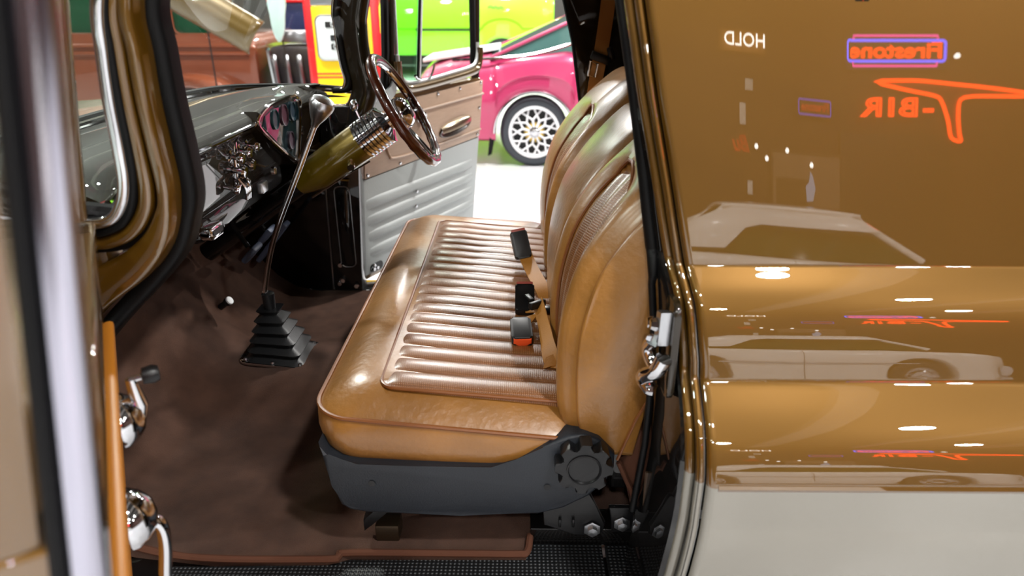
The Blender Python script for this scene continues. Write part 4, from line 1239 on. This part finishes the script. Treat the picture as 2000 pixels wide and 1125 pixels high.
# grey front corner panel, tan upper panel, grey lower panel
B().prism([(0.03, 1.0), (0.21, 1.083), (0.26, 1.125), (0.275, 1.14), (0.275, 1.21), (0.24, 1.16), (0.05, 1.08)], dd, -0.01, 0.0, 0.002).build('corner_panel', GREYVINYL, DD, angle=30)
tp = B().prism([(0.01, 0.806), (0.945, 0.838), (0.99, 1.118), (0.56, 1.104), (0.24, 1.094), (0.2, 1.083), (0.035, 1.0)], dd, -0.006, 0.006, 0.003).build('upper_trim_panel', TANVINYL, DD, angle=30)
b = B()
b.tube(crom([dd(a, z, 0.0045) for a, z in [(0.985, 1.052), (0.6, 1.04), (0.3, 1.03), (0.2, 1.0), (0.165, 0.94), (0.18, 0.88), (0.23, 0.858), (0.5, 0.858), (0.95, 0.875)]], 6), 0.009, 8, flat=0.7)
b.build('embossed_bead', TANVINYL, tp)
lp = B().prism([(-0.06, 0.385), (0.10, 0.385), (0.12, 0.372), (0.86, 0.372), (0.94, 0.834), (0.008, 0.802)], dd, -0.006, 0.004, 0.003).build('lower_trim_panel', GREYVINYL, DD, angle=30)
for z0, z1 in ((0.672, 0.722), (0.60, 0.648), (0.53, 0.578), (0.46, 0.505)):
    za = (z0 + z1) / 2
    b = B()
    rows = []
    for i in range(13):
        t = i / 12
        a = 0.0 + 0.875 * t
        e = min(1.0, min(t, 1 - t) / 0.04)
        rows.append([dd(a, z0 + (z1 - z0) * k / 8 + 0.012 * t, 0.003 + 0.013 * math.sin(PI * k / 8) ** 0.7 * e) for k in range(9)])
    b.grid(rows)
    b.build('padded_rib', GREYVINYL, lp, angle=60)
screw_me = B().lathe([(0.0, 0.006), (0.006, 0.005), (0.009, 0.001), (0.009, 0.0), (0, 0)], n=12, caps=False).mesh('screw', CHROME)
zq = DN.to_track_quat('Z', 'Y').to_matrix().to_4x4()
for a, z, par in ((0.03, 0.82, tp), (0.255, 0.828, tp), (0.5, 0.84, tp), (0.92, 0.852, tp), (0.945, 0.985, tp), (0.965, 1.108, tp), (0.766, 1.1, tp), (0.574, 1.095, tp), (0.395, 1.088, tp), (0.36, 0.675, lp), (0.348, 0.607, lp), (0.02, 0.42, lp)):
    inst('screw', screw_me, par, Matrix.Translation(dd(a, z, 0.006 if par is tp else 0.012)) @ zq)
# pull handle cup
hb = B()
hb.lathe([(0.0, 0.002), (1.0, 0.002), (1.08, 0.006), (1.16, 0.004), (1.18, 0.0), (0, 0)], n=28, caps=False)
hm = hb.mesh('handle_cup', mat('handle_recess', (60, 40, 26), rough=0.3, coat=0.8))
Mh = Matrix.Translation(dd(0.715, 0.92, 0.004)) @ zq @ Matrix.Rotation(0.0, 4, 'Z') @ Matrix.Diagonal((0.13, 0.03, 1, 1))
loc = Matrix(((DE.x, 0, DN.x, 0), (DE.y, 0, DN.y, 0), (0, 1, 0, 0), (0, 0, 0, 1)))
Mh = Matrix.Translation(dd(0.715, 0.918, 0.006)) @ loc @ Matrix.Rotation(0.1, 4, 'Z') @ Matrix.Diagonal((0.125, 0.03, 1, 1))
inst('handle_cup', hm, DD, Mh)
rows = []
for i in range(15):
    t = i / 14
    a = 0.585 + 0.27 * t
    hgt = 0.03 * math.sin(PI * min(1, max(0.0, t * 0.92 + 0.06))) ** 0.5
    rows.append([dd(a, 0.914 + 0.028 * t - 0.014 + (hgt + 0.016) * math.sin(q) * 0.9 + 0.006, 0.006 + 0.03 * (hgt / 0.03) * math.cos(q) ** 0.6) for q in [PI / 2 * k / 6 for k in range(7)]])
b = B()
b.grid(rows)
b.build('pull_handle', mat('satin_nickel', (200, 184, 160), metal=1.0, rough=0.22), DD, angle=60)
# window crank
wk = B().lathe([(0.034, 0.0), (0.034, 0.006), (0.022, 0.014), (0.018, 0.026), (0, 0.028)], dd(0.425, 1.015, 0.006), DN, 18, caps=False).build('window_crank', CHROME, DD)
B().tube([dd(0.425, 1.015, 0.028), dd(0.44, 0.97, 0.034), dd(0.45, 0.915, 0.038)], 0.008, 8, flat=0.7).build('crank_arm', CHROME, wk)
B().lathe([(0.008, 0), (0.015, 0.01), (0.015, 0.028), (0, 0.03)], dd(0.45, 0.91, 0.038), DN, 12, caps=False).build('crank_knob', CHROME, wk)
# lower hinge slot with bolts
hs = B().prism(rrect(0.0, 0.085, 0.388, 0.425, 0.016), dd, 0.0, 0.0065, 0.001).build('hinge_slot', DARK, DD, False)
for a in (0.012, 0.035):
    B().lathe([(0.0, 0.014), (0.008, 0.014), (0.011, 0.006), (0.012, 0), (0, 0)], dd(a, 0.405, 0.006), DN, 8, caps=False).build('bolt', CHROME, hs)

# ------------------------------------------------------------------ passenger door (near, open, edge on)
PA = math.radians(60.0)
PH = Vector((-0.73, 1.08, 0))
PE = Vector((math.cos(PA), -math.sin(PA), 0))
PN = Vector((math.sin(PA), math.cos(PA), 0))


def pd_(a, b_, d):
    return PH + PE * a + PN * (d + 0.14 * (b_ - 0.9)) + Vector((0, 0, b_))   # the side leans inwards with height


LD = 0.85
# shell: cross section of the door, rounded rear edge with a polished lip
PD = B().prism([(0.0, -0.012), (LD - 0.012, -0.012), (LD, -0.022), (LD + 0.002, -0.04), (LD + 0.002, -0.12), (LD - 0.01, -0.13), (0.0, -0.13)], lambda a, b_, d: pd_(a, d, b_), 0.36, 1.17, 0.006, 3).build('passenger_door', GOLD, TK, angle=40)
B().tube([pd_(LD - 0.002, 0.38, -0.02), pd_(LD - 0.002, 1.18, -0.02), pd_(LD - 0.03, 1.8, -0.02)], 0.0125, 16).build('edge_lip', LIPM, PD)
B().tube([pd_(LD + 0.003, 0.38, -0.036), pd_(LD + 0.003, 1.18, -0.036), pd_(LD - 0.025, 1.8, -0.036)], 0.005, 8).build('edge_seal', RUBBER, PD)
B().tube([pd_(LD - 0.018, 0.38, -0.012), pd_(LD - 0.018, 1.16, -0.012)], 0.006, 8).build('inner_flange', SATIN, PD)
b = B()
b.prism([(LD - 0.05, -0.045), (LD, -0.045), (LD + 0.002, -0.055), (LD + 0.002, -0.12), (LD - 0.05, -0.12)], lambda a, b_, d: pd_(a - 0.03 * max(0, (d - 1.17) / 0.63), d, b_), 1.17, 1.8, 0.004)
b.build('rear_frame', GOLD, PD, angle=40)
B().tube([pd_(0.05, 1.18, -0.04), pd_(0.1, 1.5, -0.04), pd_(0.17, 1.8, -0.04), pd_(LD - 0.05, 1.82, -0.04)], 0.018, 10).build('window_frame', GOLD, PD)
B().prism([(0.06, 1.15), (LD - 0.03, 1.15), (LD - 0.05, 1.8), (0.17, 1.8)], pd_, -0.042, -0.038).build('door_glass', GLASS, PD, False)
tr = B().prism([(0.02, 0.40), (0.05, 0.385), (LD - 0.05, 0.385), (LD - 0.05, 0.99), (0.06, 1.0), (0.02, 0.95)], pd_, -0.014, 0.004, 0.006).build('inner_trim_panel', mat('tan_door_leather', (186, 116, 34), rough=0.4), PD, angle=30)
# latch on the door edge
lt = B().prism(rrect(0.985, 1.075, -0.036, -0.006, 0.012), lambda a, b_, d: pd_(LD - 0.02 + d, a, b_), 0, 0.026, 0.004).build('latch', CHROME, PD)
B().tube(crom([pd_(LD, 1.07, -0.02), pd_(LD - 0.005, 1.06, 0.0), pd_(LD - 0.006, 1.02, 0.005), pd_(LD - 0.004, 0.98, 0.001), pd_(LD, 0.965, -0.016)], 6), 0.007, 8).build('latch_hook', CHROME, lt)
# window crank and handle in profile
a0, z0 = 0.27, 0.925
wk = B().lathe([(0.042, 0.0), (0.042, 0.006), (0.034, 0.018), (0.02, 0.03), (0.0, 0.034)], pd_(a0, z0, 0.004), PN, 24, caps=False).build('window_crank', CHROME, PD)
B().tube([pd_(a0, z0 - 0.02, 0.024), pd_(a0, z0 + 0.02, 0.03), pd_(a0 + 0.003, z0 + 0.066, 0.02)], [0.012, 0.012, 0.007], 10).build('crank_arm', CHROME, wk)
B().tube([pd_(a0 + 0.003, z0 + 0.064, 0.018), pd_(a0 + 0.003, z0 + 0.066, 0.036)], 0.005, 8).build('crank_pin', CHROME, wk)
B().lathe([(0.006, 0.0), (0.012, 0.002), (0.014, 0.016), (0.011, 0.024), (0, 0.025)], pd_(a0 + 0.003, z0 + 0.066, 0.034), PN, 14).build('crank_knob', BLKPLASTIC, wk)
a1, z1 = 0.33, 0.795
hd = B().lathe([(0.046, 0.0), (0.046, 0.008), (0.038, 0.022), (0.022, 0.036), (0.0, 0.04)], pd_(a1, z1, 0.004), PN, 24, caps=False).build('inner_handle', CHROME, PD)
B().tube(crom([pd_(a1, z1 - 0.01, 0.03), pd_(a1, z1 - 0.025, 0.046), pd_(a1, z1 - 0.06, 0.052), pd_(a1, z1 - 0.12, 0.05)], 6), [0.012] * 19, 10, flat=0.8).build('handle_lever', CHROME, hd)

# ------------------------------------------------------------------ bench seat
BS = root('bench_seat', (-0.12, 1.9, 0.345), 'tan leather bench seat with pleated perforated centre and black base', 'seat')
SLOPE = -0.089
SX0, SX1, SY0, SY1 = -0.43, 0.17, 1.20, 2.62


def seat_top(d):
    return 0.702 + 0.048 * math.sin(min(1.0, d / 0.10) * PI / 2)


def ring(d, z, out=0.0, rad=0.085):
    pts = rrect(SX0 + d - out, SX1 - d + out, SY0 + d - out, SY1 - d + out, max(0.015, rad - d * 0.5), 8)
    res = []
    for x, y in pts:
        # shallow sag along the front edge
        res.append((x, y, z + SLOPE * (x - SX0) + 0.004 * math.sin(9 * x + 3.0 * y)))
    # densify straight runs
    dens = []
    for i, p in enumerate(res):
        q = res[(i + 1) % len(res)]
        L = math.dist(p[:2], q[:2])
        n = {True: 14, False: 1}[L > 0.2]
        for k in range(n):
            t = k / n
            dens.append(tuple(p[j] + (q[j] - p[j]) * t for j in range(3)))
    return dens


b = B()
rows = [ring(0.03, 0.565, 0.0), ring(0.012, 0.585, 0.0), ring(0.0, 0.62, 0.002), ring(0.0, 0.655, 0.007), ring(0.0, 0.685, 0.006), ring(0.0, 0.70, 0.001)]
for d in (0.004, 0.012, 0.025, 0.045, 0.07, 0.1, 0.13):
    rows.append(ring(d, seat_top(d)))
vs = b.grid(rows, cu=True)
b.cap(vs[-1])
b.cap(list(reversed(vs[0])))
CU = b.build('seat_cushion', LEATHER, BS, angle=50)
B().tube(ring(0.0, 0.7025, 0.003), 0.0048, 8, closed=True).build('edge_piping', PIPE, CU)
# pleated insert
IX0, IX1, IY0, IY1 = -0.292, 0.12, 1.262, 2.45
zi = 0.7495


def ins_z(x):
    return zi + SLOPE * (x - SX0)


b = B()
b.prism(rrect(IX0, IX1, IY0, IY1, 0.03), lambda a, b_, d: (a, b_, ins_z(a) + d), -0.02, 0.0015, 0.001)
INS = b.build('pleated_insert', PERF, BS, angle=30)
B().tube([(x, y, ins_z(x) + 0.001) for x, y in rrect(IX0 - 0.004, IX1, IY0 - 0.004, IY1 + 0.004, 0.034)], 0.0045, 8, closed=True).build('insert_piping', PIPE, INS)
NP = 19
pw = (IY1 - IY0 - 0.008) / NP
rows = []
for i in range(25):
    t = i / 24
    x = IX0 + 0.006 + (IX1 - IX0 - 0.008) * t
    e = min(1.0, t / 0.05) ** 0.5 if t < 0.05 else 1.0
    rows.append([(x, -pw / 2 + pw * k / 10, ins_z(x) - zi + 0.0002 + 0.0088 * e * (math.sin(PI * k / 10) ** 0.5) + 0.0012 * math.sin(22 * x)) for k in range(11)])
pb = B()
pb.grid(rows)
pleat_me = pb.mesh('pleat', PERF, angle=70)
for k in range(NP):
    y = IY0 + 0.004 + pw * (k + 0.5)
    inst('pleat', pleat_me, INS, Matrix.Translation((0, y, zi)))

# ---- backrest
FC = [(0.125, 0.60), (0.106, 0.68), (0.099, 0.78), (0.101, 0.87), (0.114, 0.95), (0.14, 1.03), (0.19, 1.11), (0.25, 1.18), (0.31, 1.235), (0.355, 1.27)]
FCs = [Vector((p[0], 0, p[1])) for p in FC]
FCf = crom(FCs, 8)
acc = [0.0]
for i in range(1, len(FCf)):
    acc.append(acc[-1] + (FCf[i] - FCf[i - 1]).length)
FL = acc[-1]


def front(s):
    """point and outward normal of the backrest front at arc fraction s"""
    t = max(0.0, min(1.0, s)) * FL
    for i in range(1, len(FCf)):
        if t <= acc[i] or i == len(FCf) - 1:
            k = (t - acc[i - 1]) / max(1e-6, acc[i] - acc[i - 1])
            p = FCf[i - 1].lerp(FCf[i], min(1, k))
            tg = (FCf[min(i + 1, len(FCf) - 1)] - FCf[max(0, i - 2)]).normalized()
            return p, Vector((-tg.z, 0, tg.x))
    return FCf[-1], Vector((-1, 0, 0))


SEC = ((1.2, 1.615, 1.39, 0.108), (2.005, 2.62, 2.20, 0.118))   # seat from, to, insert centre, insert half width
CM, CHW = 1.81, 0.195


def back_shape(y):
    for i, (ya, yb_, c, h) in enumerate(SEC):
        if ya <= y <= yb_:
            return i
    return None


def g(x, w):
    return math.exp(-(x / w) ** 2)


def smax(y):
    i = back_shape(y)
    if i is None:
        return 0.90 + 0.012 * math.cos((y - CM) / CHW * PI / 2)
    ya, yb_, c, h = SEC[i]
    m = (ya + yb_) / 2
    a = abs(y - m) / ((yb_ - ya) / 2)
    lo = 0.905 if ((y > m) == (i == 0)) else 0.915
    return lo + (1.0 - lo) * max(0.0, 1 - max(0.0, (a - 0.35) / 0.65) ** 2.2)


def arch_hw(s):
    """relative half width of the perforated insert at arc fraction s"""
    if s < 0.66:
        return 1.0
    if s < 0.815:
        return math.sqrt(max(0.0, 1 - ((s - 0.66) / 0.155) ** 2))
    return 0.0


def disp(s, y):
    i = back_shape(y)
    if i is None:
        v = (y - CM) / CHW
        return 0.016 * (1 - v * v) - 0.024 * (g(v - 1, 0.11) + g(v + 1, 0.11))
    ya, yb_, c, h0 = SEC[i]
    h = h0 * arch_hw(s)
    dy = y - c
    e0 = (yb_ - c) if dy > 0 else (c - ya)
    if h > 0 and abs(dy) < h:
        d = 0.005 * math.cos(dy / h0 * 3 * PI) - 0.004
    else:
        e = (abs(dy) - h) / max(0.03, e0 - h)
        d = 0.019 * math.sin(PI * min(1, max(0, e)) ** 0.8) * min(1.0, (s + 0.1) / 0.25)
        if s > 0.76:
            k = min(1.0, (s - 0.76) / 0.06)
            d = d * (1 - 0.6 * k) + 0.02 * k * (1 - min(1.0, abs(dy) / e0) ** 2)
    return d - 0.024 * g((abs(dy) - e0) / e0, 0.07)


ys = []
for k in range(161):
    ys.append(SY0 + 0.012 + (SY1 - SY0 - 0.024) * k / 160)
NS = 60
rows = []
for y in ys:
    sm_ = smax(y)
    edge = min(y - SY0, SY1 - y)
    rim = max(0.0, 1 - edge / 0.05) ** 2 * 0.028
    row = []
    for k in range(NS + 1):
        s = sm_ * k / NS
        p, n = front(s)
        q = p + n * (disp(s, y) - rim)
        row.append((q.x, y, q.z))
    pT, nT = front(sm_)
    pT = pT + nT * (disp(sm_, y) - rim)
    th = 0.085 - 0.02 * (1 - edge / 0.05) * (edge < 0.05)
    tdir = Vector((nT.z, 0, -nT.x))
    for k in range(1, 9):
        a = PI * k / 9
        q = pT + (-nT) * (th / 2) * (1 - math.cos(a)) + tdir * (th * 0.42) * math.sin(a)
        row.append((q.x, y, q.z))
    pB = pT - nT * th
    for k in range(0, 7):
        t = k / 6
        row.append((pB.x + (0.245 - pB.x) * t ** 0.8, y, pB.z + (0.60 - pB.z) * t))
    rows.append(row)
b = B()
vs = b.grid(rows, cu=True)
# rounded side panels
for e, sg in ((0, -1), (len(rows) - 1, 1)):
    base = rows[e]
    cx = sum(p[0] for p in base) / len(base)
    cz = sum(p[2] for p in base) / len(base)
    prev = vs[e]
    for off, sc in ((0.008, 0.985), (0.012, 0.95)):
        cur = [b._v((cx + (p[0] - cx) * sc, p[1] + sg * off, cz + (p[2] - cz) * sc)) for p in base]
        for j in range(len(cur)):
            k = (j + 1) % len(cur)
            b.bm.faces.new((prev[j], prev[k], cur[k], cur[j]))
        prev = cur
    b.cap(prev if sg > 0 else list(reversed(prev)))
BK = b.build('seat_backrest', LEATHER, BS, angle=60)


def on_back(s, y, h=0.0):
    p, n = front(s)
    q = p + n * (disp(s, y) + h)
    return (q.x, y, q.z)


for ya, yb_, c, h0 in SEC:
    pts = []
    for s_ in [0.08 + 0.58 * k / 14 for k in range(15)]:
        pts.append(on_back(s_, c - h0 * 1.01, 0.003))
    for k in range(1, 14):
        a = PI * k / 14
        s_ = 0.66 + 0.158 * math.sin(a)
        u = -1.01 * math.cos(a) * h0
        q, n = front(s_)
        hh = max(disp(s_, c + u), disp(s_ - 0.01, c + u * 0.96)) + 0.003
        qq = q + n * hh
        pts.append((qq.x, c + u, qq.z))
    for s_ in [0.66 - 0.58 * k / 14 for k in range(15)]:
        pts.append(on_back(s_, c + h0 * 1.01, 0.003))
    B().tube(pts, 0.0042, 6).build('back_insert_piping', PIPE, BK)
    rws = []
    for k in range(40):
        s_ = 0.08 + 0.73 * k / 39
        h = max(0.004, h0 * arch_hw(s_) - 0.003)
        rws.append([on_back(s_, c + h * (-1 + 2 * j / 24), 0.003) for j in range(25)])
    pb = B()
    pb.grid(rws)
    pb.build('back_insert', PERFB, BK, angle=70)
# side seam piping of the near bolster
for yy, sg in ((SY0 + 0.012, -1), (SY1 - 0.012, 1)):
    pts = []
    for k in range(31):
        s = smax(yy) * k / 30
        p, n = front(s)
        q = p + n * (disp(s, yy) - 0.028 * (1 - 0.012 / 0.05) ** 2 - 0.004)
        pts.append((q.x, yy + sg * 0.003, q.z))
    B().tube(pts, 0.0042, 6).build('side_piping', PIPE, BK)
B().tube([(0.292, SY0 + 0.0, 0.80), (0.245, SY0 - 0.002, 0.70), (0.212, SY0 - 0.004, 0.60)], 0.0035, 6).build('rear_piping', mat('orange_piping', (112, 64, 28), rough=0.45), BK)
B().box((0.24, 1.91, 0.53), (0.06, 1.30, 0.12), 0.01).build('back_frame', BLACKGLOSS, BS)

# ---- black base trim
TR = [(-0.418, 0.645), (-0.404, 0.615), (-0.375, 0.601), (-0.338, 0.595), (-0.229, 0.591), (-0.055, 0.589), (-0.03, 0.591), (-0.001, 0.602), (0.053, 0.640), (0.105, 0.669), (0.137, 0.674), (0.17, 0.66), (0.204, 0.622), (0.205, 0.589), (0.19, 0.555), (0.155, 0.514), (0.10, 0.48), (0.045, 0.463), (-0.124, 0.459), (-0.327, 0.464), (-0.366, 0.472), (-0.384, 0.486), (-0.399, 0.537)]
tf = lambda a, b_, d: (a, 1.182 + d, b_)
SB = B().prism(TR, tf, 0.0, 0.05, 0.008, 3).build('side_trim', PLASTIC, BS, angle=40)
for hx, hz in ((-0.312, 0.546), (0.064, 0.539)):
    B().lathe([(0.0, 0.0), (0.006, 0.0), (0.0075, 0.001), (0.0, 0.0015)], (hx, 1.1815, hz), (0, -1, 0), 14, caps=False).build('screw_hole', DARK, SB)
kn = []
for k in range(120):
    a = 2 * PI * k / 120
    c8 = math.cos(8 * a + 0.4)
    r_ = 0.060 if c8 > -0.25 else 0.060 - 0.017 * min(1.0, (-0.25 - c8) / 0.6) ** 0.6
    kn.append((0.137 + r_ * math.cos(a), 0.610 + r_ * math.sin(a)))
KN = B().prism(kn, lambda a, b_, d: (a, 1.148 + d, b_), 0.0, 0.036, 0.004, 2).build('recliner_knob', BLKPLASTIC, BS, angle=35)
B().lathe([(0.036, 0.0), (0.036, 0.003), (0.033, 0.004), (0.031, 0.0), (0.0, 0.0)], (0.137, 1.1485, 0.610), (0, -1, 0), 32, caps=False).build('knob_cap', BLKPLASTIC, KN)
B().box((-0.12, 1.91, 0.515), (0.5, 1.36, 0.10), 0.02).build('seat_pan', BLACKGLOSS, BS)
# front foot and rear brackets
B().box((-0.30, 1.252, 0.365), (0.055, 0.05, 0.045), 0.004).build('front_foot', mat('worn_steel', (70, 58, 44), metal=0.7, rough=0.4), BS)
B().prism([(-0.352, 0.372), (-0.335, 0.39), (-0.30, 0.43), (-0.262, 0.45), (-0.262, 0.47), (-0.29, 0.47), (-0.352, 0.405)], lambda a, b_, d: (a, 1.225 + d, b_), 0, 0.05, 0.004).build('front_bracket', BLKPLASTIC, BS, angle=30)
BRK = [(0.056, 0.47), (0.16, 0.50), (0.172, 0.47), (0.198, 0.418), (0.192, 0.392), (0.165, 0.382), (0.13, 0.388), (0.06, 0.412)]
bk = B().prism(BRK, lambda a, b_, d: (a, 1.205 + d + 0.008 * max(0, (b_ - 0.41) / 0.09), b_), 0, 0.014, 0.004).build('rear_bracket', BLKPLASTIC, BS, angle=30)
for bx in (0.095, 0.125):
    B().box((bx, 1.203, 0.425), (0.006, 0.012, 0.022), 0.002).build('bracket_rib', BLKPLASTIC, bk)
B().lathe([(0.02, 0.0), (0.02, 0.003), (0.012, 0.004), (0.012, 0.013), (0.0, 0.014)], (0.168, 1.204, 0.405), (0, -1, 0), 6, caps=False).build('bolt', SATIN, bk)
bk2 = B().prism([(0.205, 0.455), (0.262, 0.455), (0.262, 0.385), (0.215, 0.385)], lambda a, b_, d: (a, 1.215 + d, b_), 0, 0.014, 0.004).build('rear_bracket', BLKPLASTIC, BS, angle=30)
B().lathe([(0.02, 0.0), (0.02, 0.003), (0.012, 0.004), (0.012, 0.013), (0.0, 0.014)], (0.236, 1.214, 0.412), (0, -1, 0), 6, caps=False).build('bolt', SATIN, bk2)

# ------------------------------------------------------------------ belts
def strap(name, m, parent, pts, wdir, hw, th=0.0012, n=6):
    P = crom(pts, n)
    W = [Vector(w_).normalized() for w_ in wdir]
    rows = []
    for i, p in enumerate(P):
        t = i / (len(P) - 1) * (len(W) - 1)
        k = min(int(t), len(W) - 2)
        wv_ = W[k].lerp(W[k + 1], t - k).normalized()
        tg = (P[min(i + 1, len(P) - 1)] - P[max(i - 1, 0)]).normalized()
        nn = tg.cross(wv_).normalized() * th
        rows.append([p - wv_ * hw - nn, p + wv_ * hw - nn, p + wv_ * hw + nn, p - wv_ * hw + nn])
    b = B()
    b.loft(rows)
    return b.build(name, m, parent, angle=40)


def buckle(M, label, button):
    r_ = root('belt_buckle', M.translation, label, 'belt buckle', 'belt buckles on the seat')
    f = lambda a, b_, d: M @ Vector((a, b_, d))
    bo = B().prism(rrect(-0.026, 0.026, -0.045, 0.045, 0.008), f, 0.0, 0.026, 0.006, 3).build('housing', BLKPLASTIC, r_)
    B().prism(rrect(-0.021, 0.021, -0.0465, -0.04, 0.001), f, 0.004, 0.022, 0.001).build('slot_face', DARK, bo, False)
    if button:
        B().prism([(-0.022, 0), (0.022, 0), (0.022, 0.013), (0.012, 0.013), (0.012, 0.019), (-0.012, 0.019), (-0.012, 0.013), (-0.022, 0.013)],
                  lambda a, b_, d: M @ Vector((a, -0.049 + d, 0.0235 - b_)), 0.0, 0.012, 0.002).build('release_button', ORANGE, bo, angle=30)
    else:
        B().prism(rrect(-0.022, 0.022, -0.0495, -0.042, 0.002), f, 0.019, 0.0265, 0.001).build('release_button', mat('dark_red_button', (150, 70, 60), rough=0.4), bo)
    return r_


def place(x, y, z, rz, rx, ry=0.0):
    return Matrix.Translation((x, y, z)) @ Matrix.Rotation(math.radians(rz), 4, 'Z') @ Matrix.Rotation(math.radians(rx), 4, 'X') @ Matrix.Rotation(math.radians(ry), 4, 'Y')


sz = lambda x: ins_z(x) + 0.010
# far buckle tips up and away on its stiff strap
bm1 = Matrix.Translation((0.006, 2.05, 0.782)) @ Matrix.Rotation(math.radians(8), 4, 'Z') @ Matrix.Rotation(math.radians(62), 4, 'X') @ Matrix.Rotation(math.radians(9), 4, 'Z') @ Matrix.Rotation(PI, 4, 'Z')
r1 = buckle(bm1, 'black buckle standing up on its tan strap, farthest on the seat', False)
strap('strap', BELT, r1, [(0.016, 2.045, 0.775), (0.03, 2.0, 0.748), (0.05, 1.9, 0.74), (0.07, 1.82, 0.73), (0.09, 1.77, 0.70)], [(1, 0.1, 0.1), (1, 0.2, 0.1), (0.9, 0.3, 0.0)], 0.022)
bm2 = place(0.018, 1.70, sz(0.02) + 0.022, 180, -32)
r2 = buckle(bm2, 'black buckle lying face down in the middle of the seat', False)
strap('strap', BELT, r2, [(0.02, 1.665, 0.735), (0.05, 1.65, 0.745), (0.075, 1.66, 0.73), (0.095, 1.68, 0.69)], [(0, 1, 0), (0.2, 1, 0.3), (0.3, 0.9, 0.3)], 0.02)
bm3 = place(0.008, 1.535, sz(0.01) + 0.002, 4, 10)
r3 = buckle(bm3, 'black buckle with bright orange button, nearest on the seat', True)
strap('strap', BELT, r3, [(0.012, 1.575, 0.735), (0.04, 1.61, 0.745), (0.07, 1.60, 0.74), (0.095, 1.58, 0.69)], [(1, 0, 0), (0.8, 0.3, 0.3), (0.5, 0.8, 0.3)], 0.019)
r4 = root('lap_belt', (0.07, 1.48, 0.70), 'loose gold-tan lap belt with black tongue beside the orange buckle', 'seat belt')
strap('webbing', BELT, r4, [(0.052, 1.64, 0.765), (0.06, 1.58, 0.757), (0.068, 1.51, 0.742), (0.075, 1.44, 0.728), (0.085, 1.405, 0.718), (0.11, 1.40, 0.715)], [(0.5, 0.2, 0.8), (0.5, 0, 0.85), (0.7, 0, 0.7), (0.95, 0.1, 0.2), (0.3, 1, 0)], 0.02)
strap('folded_webbing', BELT, r4, [(0.062, 1.395, 0.722), (0.085, 1.41, 0.722), (0.12, 1.43, 0.715)], [(0.2, 1, 0.25), (0.1, 1, 0.3)], 0.02)
B().box((0.05, 1.625, 0.768), (0.05, 0.016, 0.02), 0.004, M=Matrix.Rotation(0.7, 4, 'Z')).build('tongue_grip', BLKPLASTIC, r4)
B().box((0.03, 1.66, 0.772), (0.014, 0.04, 0.008), 0.003, M=Matrix.Rotation(0.35, 4, 'Z')).build('tongue', BLKPLASTIC, r4)
B().box((0.075, 1.60, 0.765), (0.02, 0.02, 0.016), 0.003).build('slider', BLKPLASTIC, r4)

r5 = root('shoulder_belt', (0.30, 2.64, 1.0), 'tan shoulder belt hanging at the far rear pillar with chrome tongue', 'seat belt')
strap('webbing', BELT, r5, [(0.335, 2.655, 1.78), (0.318, 2.645, 1.5), (0.30, 2.635, 1.33), (0.282, 2.63, 1.2), (0.262, 2.63, 0.95)], [(1, 0.0, 0.1), (1, 0.0, 0.1)], 0.026)
B().box((0.298, 2.622, 1.305), (0.075, 0.018, 0.03), 0.005, M=Matrix.Rotation(0.35, 4, 'Y')).build('tongue_grip', BLKPLASTIC, r5)
B().box((0.335, 2.63, 1.32), (0.022, 0.03, 0.045), 0.005, M=Matrix.Rotation(-0.3, 4, 'Y')).build('slider', BLKPLASTIC, r5)
B().tube([(0.272 + a, 2.615, 1.265 + c) for a, c in ((-0.012, 0.03), (-0.018, -0.022), (0.008, -0.026), (0.016, 0.02))], 0.0045, 6, closed=True).build('tongue', CHROME, r5)
B().box((0.335, 2.66, 1.79), (0.06, 0.03, 0.04), 0.006).build('belt_anchor', BLKPLASTIC, r5)
